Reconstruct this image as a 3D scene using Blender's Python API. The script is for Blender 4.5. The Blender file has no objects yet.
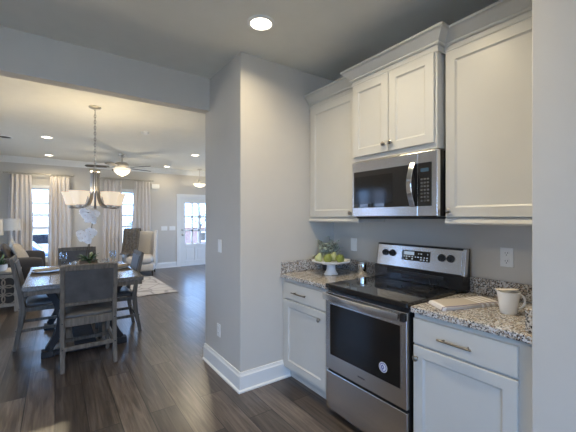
import bpy, bmesh, math, random
from mathutils import Vector, Matrix

# ---------------------------------------------------------------- camera, sky, exposure
SC = bpy.context.scene
COL = SC.collection
random.seed(7)
YAW = math.atan2(233, 330)
cam_d = bpy.data.cameras.new('camera')
cam_d.sensor_width = 36
cam_d.lens = 330 / 576 * 36
cam_d.shift_y = 1 / 576
cam_d.clip_start = 0.05
cam = bpy.data.objects.new('camera', cam_d)
cam.location = (0, 0, 1.405)
cam.rotation_euler = (math.pi / 2, 0, -YAW)
COL.objects.link(cam)
SC.camera = cam

W = bpy.data.worlds.new('sky')
W.use_nodes = True
SC.world = W
nt = W.node_tree
nt.nodes.clear()
wo = nt.nodes.new('ShaderNodeOutputWorld')
bg = nt.nodes.new('ShaderNodeBackground')
bg.inputs['Strength'].default_value = 10.0
tc = nt.nodes.new('ShaderNodeTexCoord')
sx = nt.nodes.new('ShaderNodeSeparateXYZ')
rp = nt.nodes.new('ShaderNodeValToRGB')
rp.color_ramp.elements[0].position = 0.0
rp.color_ramp.elements[0].color = (0.345, 0.59, 1.0, 1)
rp.color_ramp.elements[1].position = 0.8
rp.color_ramp.elements[1].color = (0.27, 0.53, 1.0, 1)
nt.links.new(tc.outputs['Generated'], sx.inputs[0])
nt.links.new(sx.outputs['Z'], rp.inputs[0])
nt.links.new(rp.outputs[0], bg.inputs['Color'])
nt.links.new(bg.outputs[0], wo.inputs['Surface'])

SC.view_settings.view_transform = 'Standard'
SC.view_settings.look = 'None'
SC.view_settings.gamma = 1.0
SC.view_settings.exposure = 0.16
SC.view_settings.use_curve_mapping = False

sun_d = bpy.data.lights.new('sun', 'SUN')
sun_d.energy = 17.0
sun_d.color = (1.0, 0.89, 0.70)
sun_d.angle = 0.01
sun = bpy.data.objects.new('sun', sun_d)
sun.rotation_euler = (math.radians(-6), math.radians(32), 0)   # high, from behind the kitchen wall
sun.location = (12, 2, 20)
COL.objects.link(sun)

CAN_W = 13.0         # one recessed can
CHAND_W = 7.0        # one chandelier bulb
WARM = (1.0, 0.84, 0.57)
DAY_W = 1.0


def portal(name, loc, rot, sx_, sy_):
    l = bpy.data.lights.new(name, 'AREA')
    l.shape = 'RECTANGLE'
    l.size = sx_
    l.size_y = sy_
    l.cycles.is_portal = True
    o = bpy.data.objects.new(name, l)
    o.location = loc
    o.rotation_euler = rot
    COL.objects.link(o)
    return o


R90 = math.pi / 2
# portals point into the room (area lights shine along local -Z)
portal('daylight_added_patio', (-3.53, 0.10, 1.06), (0, -R90, 0), 2.1, 0.8)
portal('daylight_added_rear', (-1.2, -3.03, 1.35), (R90, 0, 0), 2.8, 1.9)
portal('daylight_added_side', (5.11, 7.0, 1.25), (0, R90, 0), 1.9, 2.0)
portal('daylight_added_sofa', (-1.73, 7.15, 1.5), (0, -R90, 0), 1.3, 1.5)
portal('daylight_dining', (-1.73, 4.66, 1.25), (0, -R90, 0), 1.6, 0.9)
portal('daylight_far_one', (-0.30, 9.46, 1.25), (-R90, 0, 0), 0.4, 1.6)
portal('daylight_far_two', (1.52, 9.46, 1.25), (-R90, 0, 0), 0.4, 1.6)
portal('daylight_entry', (3.35, 9.46, 1.2), (-R90, 0, 0), 0.7, 1.25)

# ---------------------------------------------------------------- materials
MATS = {}


def new_mat(name):
    m = bpy.data.materials.new(name)
    m.use_nodes = True
    MATS[name] = m
    return m, m.node_tree.nodes, m.node_tree.links, m.node_tree.nodes['Principled BSDF']


def mat(name, col, rough=0.5, metal=0.0, noise=0.06, nscale=8.0, bump=0.0, bscale=60.0, spec=0.5,
        stretch=(1, 1, 1), coat=0.0, trans=0.0, emit=None, estr=0.0, sheen=0.0):
    m, N, L, p = new_mat(name)
    t = N.new('ShaderNodeTexCoord')
    mp = N.new('ShaderNodeMapping')
    mp.inputs['Scale'].default_value = stretch
    L.new(t.outputs['Object'], mp.inputs[0])
    n = N.new('ShaderNodeTexNoise')
    n.inputs['Scale'].default_value = nscale
    n.inputs['Detail'].default_value = 4
    L.new(mp.outputs[0], n.inputs['Vector'])
    r = N.new('ShaderNodeValToRGB')
    a = [max(0, c * (1 - noise)) for c in col]
    b = [min(1, c * (1 + noise)) for c in col]
    r.color_ramp.elements[0].position = 0.3
    r.color_ramp.elements[1].position = 0.7
    r.color_ramp.elements[0].color = (*a, 1)
    r.color_ramp.elements[1].color = (*b, 1)
    L.new(n.outputs['Fac'], r.inputs[0])
    L.new(r.outputs[0], p.inputs['Base Color'])
    p.inputs['Roughness'].default_value = rough
    p.inputs['Metallic'].default_value = metal
    p.inputs['Specular IOR Level'].default_value = spec
    p.inputs['Coat Weight'].default_value = coat
    p.inputs['Transmission Weight'].default_value = trans
    p.inputs['Sheen Weight'].default_value = sheen
    if bump:
        bn = N.new('ShaderNodeTexNoise')
        bn.inputs['Scale'].default_value = bscale
        bn.inputs['Detail'].default_value = 3
        L.new(mp.outputs[0], bn.inputs['Vector'])
        bu = N.new('ShaderNodeBump')
        bu.inputs['Strength'].default_value = bump
        bu.inputs['Distance'].default_value = 0.01
        L.new(bn.outputs['Fac'], bu.inputs['Height'])
        L.new(bu.outputs[0], p.inputs['Normal'])
    if emit:
        p.inputs['Emission Color'].default_value = (*emit, 1)
        p.inputs['Emission Strength'].default_value = estr
    return m


mat('wall_paint', (0.58, 0.55, 0.50), 0.75, noise=0.01, bump=0.03, bscale=180)
mat('ceiling_paint', (0.78, 0.76, 0.69), 0.9, noise=0.015, bump=0.05, bscale=120)
mat('trim_white', (0.80, 0.80, 0.78), 0.35, noise=0.01)
mat('cabinet_white', (0.56, 0.55, 0.515), 0.38, noise=0.012, bump=0.01, bscale=90)
mat('door_white', (0.78, 0.78, 0.76), 0.4, noise=0.01)
mat('plastic_white', (0.82, 0.82, 0.80), 0.35, noise=0.01)
mat('slot_dark', (0.03, 0.03, 0.03), 0.6)
mat('stainless', (0.70, 0.685, 0.665), 0.24, 1.0, noise=0.05, nscale=6, stretch=(60, 1, 60), bump=0.02, bscale=30)
mat('stainless_upright', (0.60, 0.585, 0.565), 0.26, 1.0, noise=0.05, nscale=6, stretch=(60, 60, 1))
mat('steel_bright', (0.80, 0.79, 0.78), 0.2, 1.0, noise=0.03)
mat('nickel', (0.55, 0.52, 0.47), 0.28, 1.0, noise=0.05)
mat('nickel_dark', (0.30, 0.275, 0.245), 0.30, 1.0, noise=0.05)
mat('bright_chrome', (0.80, 0.80, 0.80), 0.08, 1.0, noise=0.02)
mat('black_glass', (0.012, 0.012, 0.013), 0.03, noise=0.1, coat=0.8)
mat('oven_glass', (0.010, 0.009, 0.008), 0.10, noise=0.1)
mat('black_enamel', (0.015, 0.015, 0.016), 0.22, noise=0.1)
mat('black_matte', (0.02, 0.02, 0.02), 0.5, noise=0.1)
mat('burner_grey', (0.10, 0.10, 0.10), 0.25, noise=0.05)
mat('key_grey', (0.075, 0.075, 0.08), 0.5, noise=0.05)
mat('display_blue', (0.02, 0.04, 0.06), 0.2, emit=(0.35, 0.55, 0.75), estr=0.06)
mat('glyph_light', (0.6, 0.65, 0.7), 0.4, emit=(0.6, 0.75, 0.9), estr=0.25)
mat('sticker_white', (0.75, 0.76, 0.80), 0.4, noise=0.02)
mat('sticker_blue', (0.10, 0.11, 0.30), 0.4, noise=0.02)
mat('porcelain', (0.80, 0.80, 0.79), 0.15, noise=0.01)
mat('porcelain_grey', (0.64, 0.65, 0.68), 0.2, noise=0.02)
mat('weathered_wood', (0.125, 0.108, 0.088), 0.62, noise=0.35, nscale=5, stretch=(12, 12, 1.2), bump=0.15, bscale=40)
mat('table_wood', (0.135, 0.130, 0.128), 0.26, noise=0.30, nscale=5, stretch=(12, 1.2, 12), bump=0.03, bscale=12)
mat('trestle_wood', (0.028, 0.027, 0.029), 0.6, spec=0.25, noise=0.3, nscale=5, stretch=(4, 4, 1.2), bump=0.1, bscale=30)
mat('grey_leather', (0.075, 0.073, 0.073), 0.38, noise=0.25, nscale=9, bump=0.12, bscale=120)
mat('bolt_dark', (0.03, 0.03, 0.03), 0.4, 0.6)
mat('sofa_fabric', (0.040, 0.036, 0.036), 0.9, noise=0.15, nscale=80, bump=0.2, bscale=250)
mat('pillow_tan', (0.30, 0.26, 0.21), 0.9, noise=0.12, nscale=40, bump=0.2, bscale=200)
mat('pillow_dark', (0.05, 0.042, 0.038), 0.9, noise=0.2, nscale=40, bump=0.2, bscale=200)
mat('cream_fabric', (0.52, 0.485, 0.44), 0.9, noise=0.05, nscale=60, bump=0.15, bscale=250)
mat('leg_dark', (0.03, 0.022, 0.018), 0.4, noise=0.2)
mat('throw_knit', (0.095, 0.086, 0.078), 0.95, noise=0.45, nscale=28, bump=0.6, bscale=60)
mat('curtain_fabric', (0.64, 0.595, 0.56), 0.95, noise=0.05, nscale=40, bump=0.1, bscale=250)
mat('lamp_base', (0.55, 0.50, 0.43), 0.3, 0.4, noise=0.2)
mat('console_wood', (0.36, 0.32, 0.265), 0.6, noise=0.15, nscale=10, stretch=(6, 6, 1))
mat('console_inside', (0.05, 0.045, 0.04), 0.8)
mat('leaf_green', (0.055, 0.10, 0.035), 0.5, noise=0.4, nscale=20)
mat('leaf_pale', (0.48, 0.52, 0.42), 0.6, noise=0.5, nscale=35)
mat('stem_brown', (0.06, 0.05, 0.03), 0.7)
mat('petal_white', (0.93, 0.92, 0.92), 0.6, noise=0.04, nscale=60)
mat('petal_heart', (0.70, 0.55, 0.50), 0.6)
mat('pot_dark', (0.05, 0.05, 0.055), 0.5)
mat('pear_green', (0.20, 0.24, 0.05), 0.42, noise=0.30, nscale=30)
mat('pear_pale', (0.38, 0.42, 0.21), 0.42, noise=0.15, nscale=30)
mat('napkin_tan', (0.40, 0.34, 0.27), 0.9, noise=0.15, nscale=50, bump=0.2, bscale=180)
mat('placemat_weave', (0.17, 0.15, 0.13), 0.9, noise=0.4, nscale=90, bump=0.3, bscale=150)
mat('packet_paper', (0.72, 0.66, 0.58), 0.7, noise=0.06, nscale=50)
mat('planter_wood', (0.21, 0.15, 0.10), 0.7, noise=0.35, nscale=8, stretch=(2, 12, 12))
mat('fan_blade', (0.05, 0.046, 0.042), 0.65, noise=0.2, nscale=10)
mat('lens_lit', (1, 0.95, 0.85), 0.5, emit=(1.0, 0.86, 0.68), estr=9.0)
mat('shade_lit', (0.60, 0.55, 0.47), 0.5, emit=(1.0, 0.80, 0.56), estr=0.60)
mat('bowl_lit', (0.85, 0.80, 0.70), 0.5, emit=(1.0, 0.86, 0.66), estr=1.1)
mat('linen_shade', (0.56, 0.53, 0.48), 0.9, noise=0.03, nscale=80)
mat('lawn', (0.46, 0.41, 0.33), 1.0, noise=0.4, nscale=3)
mat('siding', (0.55, 0.58, 0.63), 0.8, noise=0.06, nscale=1.5, stretch=(1, 1, 14))
mat('roof_slate', (0.34, 0.38, 0.46), 0.9, noise=0.25, nscale=6)
mat('bark', (0.07, 0.06, 0.055), 0.95, noise=0.3, nscale=12)
mat('car_paint', (0.06, 0.09, 0.16), 0.25, noise=0.05, coat=0.5)
mat('red_paint', (0.40, 0.03, 0.04), 0.4, noise=0.1)
mat('tyre', (0.015, 0.015, 0.015), 0.9)


def glass_mat(name, tint=(0.95, 0.97, 1.0), refl=0.04, rough=0.02):
    m, N, L, p = new_mat(name)
    out = N['Material Output']
    tr = N.new('ShaderNodeBsdfTransparent')
    tr.inputs[0].default_value = (*tint, 1)
    gl = N.new('ShaderNodeBsdfGlossy')
    gl.inputs['Roughness'].default_value = rough
    fr = N.new('ShaderNodeLayerWeight')
    fr.inputs[0].default_value = 0.5
    pw = N.new('ShaderNodeMath')
    pw.operation = 'POWER'
    pw.inputs[1].default_value = 4.0
    ma = N.new('ShaderNodeMath')
    ma.operation = 'MULTIPLY_ADD'
    ma.inputs[1].default_value = 0.75
    ma.inputs[2].default_value = refl
    mx = N.new('ShaderNodeMixShader')
    L.new(fr.outputs['Facing'], pw.inputs[0])
    L.new(pw.outputs[0], ma.inputs[0])
    L.new(ma.outputs[0], mx.inputs[0])
    L.new(tr.outputs[0], mx.inputs[1])
    L.new(gl.outputs[0], mx.inputs[2])
    L.new(mx.outputs[0], out.inputs['Surface'])
    return m


glass_mat('window_glass')
glass_mat('wine_glass', (0.95, 0.97, 0.99), 0.10, 0.03)


def floor_mat():
    m, N, L, p = new_mat('plank_floor')
    t = N.new('ShaderNodeTexCoord')
    s = N.new('ShaderNodeSeparateXYZ')
    L.new(t.outputs['Object'], s.inputs[0])
    c = N.new('ShaderNodeCombineXYZ')
    L.new(s.outputs['Y'], c.inputs['X'])
    L.new(s.outputs['X'], c.inputs['Y'])
    br = N.new('ShaderNodeTexBrick')
    br.offset = 0.37
    br.offset_frequency = 2
    br.inputs['Color1'].default_value = (0, 0, 0, 1)
    br.inputs['Color2'].default_value = (1, 1, 1, 1)
    br.inputs['Mortar'].default_value = (0.5, 0.5, 0.5, 1)
    br.inputs['Scale'].default_value = 1.0
    br.inputs['Mortar Size'].default_value = 0.0035
    br.inputs['Mortar Smooth'].default_value = 0.1
    br.inputs['Bias'].default_value = 0.0
    br.inputs['Brick Width'].default_value = 1.25
    br.inputs['Row Height'].default_value = 0.185
    L.new(c.outputs[0], br.inputs['Vector'])
    # grain: stretched noise, shifted per plank
    sh = N.new('ShaderNodeVectorMath')
    sh.operation = 'MULTIPLY_ADD'
    sh.inputs[1].default_value = (13.0, 7.0, 5.0)
    L.new(br.outputs['Color'], sh.inputs[0])
    L.new(c.outputs[0], sh.inputs[2])
    mp = N.new('ShaderNodeMapping')
    mp.inputs['Scale'].default_value = (1.1, 20.0, 1)
    L.new(sh.outputs[0], mp.inputs[0])
    n1 = N.new('ShaderNodeTexNoise')
    n1.inputs['Scale'].default_value = 1.6
    n1.inputs['Detail'].default_value = 7
    n1.inputs['Roughness'].default_value = 0.62
    n1.inputs['Distortion'].default_value = 1.1
    L.new(mp.outputs[0], n1.inputs['Vector'])
    r = N.new('ShaderNodeValToRGB')
    e = r.color_ramp.elements
    e[0].position = 0.28
    e[0].color = (0.030, 0.024, 0.020, 1)
    e[1].position = 0.72
    e[1].color = (0.175, 0.147, 0.124, 1)
    k = e.new(0.46)
    k.color = (0.078, 0.061, 0.050, 1)
    L.new(n1.outputs['Fac'], r.inputs[0])
    # plank to plank tint
    pr = N.new('ShaderNodeValToRGB')
    pr.color_ramp.elements[0].color = (0.50, 0.49, 0.49, 1)
    pr.color_ramp.elements[1].color = (1.40, 1.38, 1.34, 1)
    L.new(br.outputs['Color'], pr.inputs[0])
    mu = N.new('ShaderNodeMix')
    mu.data_type = 'RGBA'
    mu.blend_type = 'MULTIPLY'
    mu.inputs['Factor'].default_value = 1.0
    L.new(r.outputs[0], mu.inputs['A'])
    L.new(pr.outputs[0], mu.inputs['B'])
    # joints
    jm = N.new('ShaderNodeMix')
    jm.data_type = 'RGBA'
    jm.inputs['B'].default_value = (0.018, 0.014, 0.012, 1)
    L.new(br.outputs['Fac'], jm.inputs['Factor'])
    L.new(mu.outputs['Result'], jm.inputs['A'])
    L.new(jm.outputs['Result'], p.inputs['Base Color'])
    rr = N.new('ShaderNodeMapRange')
    rr.inputs['To Min'].default_value = 0.26
    rr.inputs['To Max'].default_value = 0.33
    L.new(n1.outputs['Fac'], rr.inputs['Value'])
    L.new(rr.outputs[0], p.inputs['Roughness'])
    p.inputs['Specular IOR Level'].default_value = 0.85
    bu = N.new('ShaderNodeBump')
    bu.inputs['Strength'].default_value = 0.03
    bu.inputs['Distance'].default_value = 0.01
    L.new(n1.outputs['Fac'], bu.inputs['Height'])
    L.new(bu.outputs[0], p.inputs['Normal'])


floor_mat()


def granite_mat():
    m, N, L, p = new_mat('granite')
    t = N.new('ShaderNodeTexCoord')
    n0 = N.new('ShaderNodeTexNoise')
    n0.inputs['Scale'].default_value = 14
    n0.inputs['Detail'].default_value = 5
    L.new(t.outputs['Object'], n0.inputs['Vector'])
    r0 = N.new('ShaderNodeValToRGB')
    e = r0.color_ramp.elements
    e[0].position = 0.33
    e[0].color = (0.36, 0.29, 0.22, 1)
    e[1].position = 0.68
    e[1].color = (0.56, 0.55, 0.53, 1)
    k = e.new(0.5)
    k.color = (0.46, 0.41, 0.35, 1)
    L.new(n0.outputs['Fac'], r0.inputs[0])

    def specks(scale, lo, hi, col, prev):
        v = N.new('ShaderNodeTexVoronoi')
        v.inputs['Scale'].default_value = scale
        L.new(t.outputs['Object'], v.inputs['Vector'])
        s = N.new('ShaderNodeSeparateColor')
        L.new(v.outputs['Color'], s.inputs[0])
        rr = N.new('ShaderNodeMapRange')
        rr.inputs['From Min'].default_value = lo
        rr.inputs['From Max'].default_value = hi
        L.new(s.outputs[0], rr.inputs['Value'])
        mx = N.new('ShaderNodeMix')
        mx.data_type = 'RGBA'
        L.new(rr.outputs[0], mx.inputs['Factor'])
        L.new(prev, mx.inputs['A'])
        mx.inputs['B'].default_value = (*col, 1)
        return mx.outputs['Result']

    c = specks(115, 0.42, 0.50, (0.60, 0.59, 0.575), r0.outputs[0])
    c = specks(150, 0.74, 0.78, (0.16, 0.155, 0.15), c)
    c = specks(170, 0.88, 0.91, (0.022, 0.022, 0.026), c)
    c = specks(190, 0.88, 0.91, (0.24, 0.15, 0.10), c)
    L.new(c, p.inputs['Base Color'])
    p.inputs['Roughness'].default_value = 0.16


granite_mat()


def towel_mat():
    m, N, L, p = new_mat('towel_cloth')
    t = N.new('ShaderNodeTexCoord')
    s = N.new('ShaderNodeSeparateXYZ')
    L.new(t.outputs['UV'], s.inputs[0])

    def ramp(sock, stops):
        r = N.new('ShaderNodeValToRGB')
        r.color_ramp.interpolation = 'CONSTANT'
        e = r.color_ramp.elements
        e[0].position, e[0].color = stops[0][0], (*stops[0][1], 1)
        e[1].position, e[1].color = stops[1][0], (*stops[1][1], 1)
        for q, c in stops[2:]:
            k = e.new(q)
            k.color = (*c, 1)
        L.new(sock, r.inputs[0])
        return r.outputs[0]
    tan, wht, dk = (0.47, 0.42, 0.37), (0.72, 0.70, 0.70), (0.16, 0.13, 0.20)
    a = ramp(s.outputs['X'], [(0.0, wht), (0.05, tan), (0.62, wht), (0.66, tan), (0.70, wht), (0.75, tan), (0.79, wht), (0.84, tan), (0.89, wht), (0.95, tan)])
    b = ramp(s.outputs['Y'], [(0.0, (1, 1, 1)), (0.04, (0, 0, 0)), (0.90, (1, 1, 1)), (0.95, (0, 0, 0))])
    mx = N.new('ShaderNodeMix')
    mx.data_type = 'RGBA'
    L.new(b, mx.inputs['Factor'])
    L.new(a, mx.inputs['A'])
    mx.inputs['B'].default_value = (*dk, 1)
    L.new(mx.outputs['Result'], p.inputs['Base Color'])
    p.inputs['Roughness'].default_value = 0.9


towel_mat()


def rug_mat():
    m, N, L, p = new_mat('rug_pile')
    t = N.new('ShaderNodeTexCoord')
    v = N.new('ShaderNodeTexVoronoi')
    v.feature = 'DISTANCE_TO_EDGE'
    v.inputs['Scale'].default_value = 3.2
    L.new(t.outputs['Object'], v.inputs['Vector'])
    r = N.new('ShaderNodeValToRGB')
    e = r.color_ramp.elements
    e[0].position = 0.02
    e[0].color = (0.24, 0.225, 0.215, 1)
    e[1].position = 0.07
    e[1].color = (0.40, 0.375, 0.355, 1)
    L.new(v.outputs['Distance'], r.inputs[0])
    L.new(r.outputs[0], p.inputs['Base Color'])
    p.inputs['Roughness'].default_value = 1.0


rug_mat()


def brick_mat():
    m, N, L, p = new_mat('brick_red')
    t = N.new('ShaderNodeTexCoord')
    s = N.new('ShaderNodeSeparateXYZ')
    L.new(t.outputs['Object'], s.inputs[0])
    c = N.new('ShaderNodeCombineXYZ')
    L.new(s.outputs['X'], c.inputs['X'])
    L.new(s.outputs['Z'], c.inputs['Y'])
    br = N.new('ShaderNodeTexBrick')
    br.inputs['Color1'].default_value = (0.22, 0.10, 0.08, 1)
    br.inputs['Color2'].default_value = (0.30, 0.16, 0.13, 1)
    br.inputs['Mortar'].default_value = (0.4, 0.38, 0.36, 1)
    br.inputs['Scale'].default_value = 4
    L.new(c.outputs[0], br.inputs['Vector'])
    L.new(br.outputs['Color'], p.inputs['Base Color'])
    p.inputs['Roughness'].default_value = 0.9


brick_mat()


# ---------------------------------------------------------------- mesh helpers
class MB:
    def __init__(s):
        s.bm = bmesh.new()

    def _new(s, pts):
        return [s.bm.verts.new(p) for p in pts]

    def face(s, vs):
        try:
            return s.bm.faces.new(vs)
        except ValueError:
            return None

    def box(s, lo, hi):
        x0, y0, z0 = lo
        x1, y1, z1 = hi
        v = s._new([(x0, y0, z0), (x1, y0, z0), (x1, y1, z0), (x0, y1, z0),
                    (x0, y0, z1), (x1, y0, z1), (x1, y1, z1), (x0, y1, z1)])
        for f in ((3, 2, 1, 0), (4, 5, 6, 7), (0, 1, 5, 4), (1, 2, 6, 5), (2, 3, 7, 6), (3, 0, 4, 7)):
            s.face([v[i] for i in f])
        return s

    def beam(s, a, b, w, h, up=(0, 0, 1)):
        """square bar from a to b, w across, h along up"""
        return s.bar([a, b], w, h, up)

    def bar(s, pts, w, h, up=(0, 0, 1)):
        pts = [Vector(p) for p in pts]
        rings = []
        for i, p in enumerate(pts):
            a = pts[max(i - 1, 0)]
            b = pts[min(i + 1, len(pts) - 1)]
            d = (b - a).normalized()
            side = d.cross(Vector(up)).normalized()
            u = side.cross(d).normalized()
            ww = w[i] if isinstance(w, (list, tuple)) else w
            hh = h[i] if isinstance(h, (list, tuple)) else h
            rings.append(s._new([p + side * ww / 2 * q + u * hh / 2 * r for q, r in ((-1, -1), (1, -1), (1, 1), (-1, 1))]))
        s._skin(rings)
        return s

    def _skin(s, rings, caps=True):
        n = len(rings[0])
        for a, b in zip(rings, rings[1:]):
            for i in range(n):
                j = (i + 1) % n
                s.face([a[i], a[j], b[j], b[i]])
        if caps:
            s.face(list(reversed(rings[0])))
            s.face(rings[-1])

    def tube(s, pts, r, seg=8, caps=True):
        pts = [Vector(p) for p in pts]
        rings = []
        ref = None
        for i, p in enumerate(pts):
            a = pts[max(i - 1, 0)]
            b = pts[min(i + 1, len(pts) - 1)]
            d = (b - a).normalized()
            if ref is None:
                ref = Vector((1, 0, 0)) if abs(d.x) < 0.8 else Vector((0, 1, 0))
            u = (ref - d * ref.dot(d)).normalized()
            ref = u
            v = d.cross(u)
            rr = r[i] if isinstance(r, (list, tuple)) else r
            rings.append(s._new([p + (u * math.cos(t) + v * math.sin(t)) * rr for t in
                                 [2 * math.pi * k / seg for k in range(seg)]]))
        s._skin(rings, caps)
        return s

    def ring(s, c, R, r, seg=24, rs=6, normal=(0, 0, 1)):
        c = Vector(c)
        n = Vector(normal).normalized()
        ref = Vector((1, 0, 0)) if abs(n.x) < 0.8 else Vector((0, 1, 0))
        u = (ref - n * ref.dot(n)).normalized()
        v = n.cross(u)
        rings = []
        for k in range(seg):
            t = 2 * math.pi * k / seg
            d = u * math.cos(t) + v * math.sin(t)
            rings.append(s._new([c + d * (R + r * math.cos(q)) + n * r * math.sin(q) for q in
                                 [2 * math.pi * j / rs for j in range(rs)]]))
        rings.append(rings[0])
        s._skin(rings, False)
        return s

    def lathe(s, prof, c=(0, 0, 0), seg=20, axis='Z', rot=0.0):
        """profile [(r, h)] spun about an axis through c"""
        c = Vector(c)
        rings = []
        for r, h in prof:
            ring = []
            for k in range(seg):
                t = 2 * math.pi * k / seg + rot
                a, b = max(r, 1e-4) * math.cos(t), max(r, 1e-4) * math.sin(t)
                if axis == 'Z':
                    ring.append(c + Vector((a, b, h)))
                elif axis == 'X':
                    ring.append(c + Vector((h, a, b)))
                else:
                    ring.append(c + Vector((a, h, b)))
            rings.append(s._new(ring))
        s._skin(rings)
        return s

    def hoop(s, prof, c=(0, 0, 0), seg=28):
        """closed profile spun about Z, open in the middle"""
        c = Vector(c)
        rings = []
        for k in range(seg):
            t = 2 * math.pi * k / seg
            rings.append(s._new([c + Vector((r * math.cos(t), r * math.sin(t), h)) for r, h in prof]))
        rings.append(rings[0])
        s._skin(rings, False)
        return s

    def ball(s, c, r, seg=12, rings=8):
        if not isinstance(r, (list, tuple)):
            r = (r, r, r)
        M = Matrix.Translation(c) @ Matrix.Diagonal((*r, 1))
        bmesh.ops.create_uvsphere(s.bm, u_segments=seg, v_segments=rings, radius=1, matrix=M)
        return s

    def sweep(s, path, prof, closed=False):
        """prof [(out, z)] carried along a plan path [(x, y)], out = right of travel, mitred"""
        P = [Vector((p[0], p[1], 0)) for p in path]
        rings = []
        for i, p in enumerate(P):
            d0 = (P[i] - P[i - 1]).normalized() if i > 0 else (P[1] - P[0]).normalized()
            d1 = (P[i + 1] - P[i]).normalized() if i < len(P) - 1 else d0
            n0 = Vector((d0.y, -d0.x, 0))
            n1 = Vector((d1.y, -d1.x, 0))
            m = (n0 + n1).normalized()
            m = m / max(0.2, m.dot(n0))
            rings.append(s._new([p + m * o + Vector((0, 0, z)) for o, z in prof]))
        s._skin(rings)
        return s

    def shaker(s, y0, y1, z0, z1, xb, xf, stile=0.057, rec=0.009):
        """framed door facing -X, back at xb, front at xf < xb"""
        def loop(i, x):
            return s._new([(x, y0 + i, z0 + i), (x, y1 - i, z0 + i), (x, y1 - i, z1 - i), (x, y0 + i, z1 - i)])
        b = loop(0, xb)
        e = loop(0, xf + 0.003)
        f = loop(0.003, xf)
        g = loop(stile, xf)
        g2 = loop(stile + 0.002, xf + 0.004)
        h = loop(stile + 0.010, xf + rec)
        for a, c in ((b, e), (e, f), (f, g), (g, g2), (g2, h)):
            for i in range(4):
                j = (i + 1) % 4
                s.face([a[i], c[i], c[j], a[j]])
        s.face(h)
        s.face(list(reversed(b)))
        return s

    def grid(s, fn, nu, nv):
        v = [[s.bm.verts.new(fn(i / nu, j / nv)) for j in range(nv + 1)] for i in range(nu + 1)]
        for i in range(nu):
            for j in range(nv):
                s.face([v[i][j], v[i + 1][j], v[i + 1][j + 1], v[i][j + 1]])
        return s

    def cushion(s, lo, hi, puff=0.03, n=8, rnd_=0.06):
        """soft box: the six faces bulge and the edges round"""
        lo, hi = Vector(lo), Vector(hi)
        c = (lo + hi) / 2
        hx = (hi - lo) / 2
        bm2 = bmesh.new()
        bmesh.ops.create_cube(bm2, size=2)
        bmesh.ops.subdivide_edges(bm2, edges=bm2.edges[:], cuts=n, use_grid_fill=True)
        mn = min(hx)
        rr = min(mn * 0.75, rnd_)
        vm = {}
        for v in bm2.verts:
            q = Vector((v.co.x * hx.x, v.co.y * hx.y, v.co.z * hx.z))
            inner = Vector([max(-(hx[k] - rr), min(hx[k] - rr, q[k])) for k in range(3)])
            d = q - inner
            if d.length > 1e-6:
                q = inner + d.normalized() * rr
            u = v.co
            for k in range(3):
                a, b = (k + 1) % 3, (k + 2) % 3
                if abs(u[k]) > 0.999:
                    q[k] += math.copysign(puff * (1 - u[a] ** 2) * (1 - u[b] ** 2), u[k])
            vm[v] = s.bm.verts.new(c + q)
        for f in bm2.faces:
            s.face([vm[v] for v in f.verts])
        bm2.free()
        return s

    def move(s, M):
        bmesh.ops.transform(s.bm, matrix=M, verts=s.bm.verts[:])
        return s


def obj(name, b, material, parent=None, bevel=0.0, smooth=False, solid=0.0, sub=0, label=None, seg=2):
    bm = b.bm
    bmesh.ops.recalc_face_normals(bm, faces=bm.faces[:])
    me = bpy.data.meshes.new(name)
    bm.to_mesh(me)
    bm.free()
    if smooth:
        for p in me.polygons:
            p.use_smooth = True
    me.materials.append(MATS[material])
    o = bpy.data.objects.new(name, me)
    COL.objects.link(o)
    if parent:
        o.parent = parent
    if solid:
        md = o.modifiers.new('solid', 'SOLIDIFY')
        md.thickness = solid
        md.offset = 0
    if bevel:
        md = o.modifiers.new('bevel', 'BEVEL')
        md.width = bevel
        md.segments = seg
        md.limit_method = 'ANGLE'
        md.angle_limit = math.radians(35)
    if sub:
        md = o.modifiers.new('sub', 'SUBSURF')
        md.levels = sub
        md.render_levels = sub
    if smooth:
        try:
            md = None
            me.set_sharp_from_angle(angle=math.radians(42))
        except Exception:
            pass
    if label:
        o['label'] = label
    return o


def thing(name, label, cat, loc=(0, 0, 0), rz=0.0, group=None):
    o = bpy.data.objects.new(name, None)
    o.empty_display_size = 0.1
    o.location = loc
    o.rotation_euler = (0, 0, rz)
    COL.objects.link(o)
    return tag(o, label, cat, group)


def tag(o, label, cat, group=None, kind=None):
    o['label'] = label
    o['category'] = cat
    if group:
        o['group'] = group
    if kind:
        o['kind'] = kind
    return o


def struct(name, b, material, parent=None, **k):
    o = obj(name, b, material, parent, **k)
    if not parent:
        o['kind'] = 'structure'
    return o


def dup(root, label=None, loc=None, rz=None):
    c = root.copy()
    COL.objects.link(c)
    for ch in root.children:
        d = ch.copy()
        COL.objects.link(d)
        d.parent = c
        for g in ch.children:
            e = g.copy()
            COL.objects.link(e)
            e.parent = d
    if label:
        c['label'] = label
    if loc is not None:
        c.location = loc
    if rz is not None:
        c.rotation_euler = (0, 0, rz)
    return c


def pierced(b, axis, a0, a1, p0, p1, z0, z1, holes):
    """wall slab along X or Y with rectangular openings (a0, a1, z0, z1)"""
    cuts = sorted({a0, a1, *[h[0] for h in holes], *[h[1] for h in holes]})
    for u, v in zip(cuts, cuts[1:]):
        segs = [(z0, z1)]
        for h in holes:
            if h[0] <= u and v <= h[1]:
                nsegs = []
                for s0, s1 in segs:
                    if h[2] > s0:
                        nsegs.append((s0, min(h[2], s1)))
                    if h[3] < s1:
                        nsegs.append((max(h[3], s0), s1))
                segs = nsegs
        for s0, s1 in segs:
            if axis == 'X':
                b.box((u, p0, s0), (v, p1, s1))
            else:
                b.box((p0, u, s0), (p1, v, s1))
    return b


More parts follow.
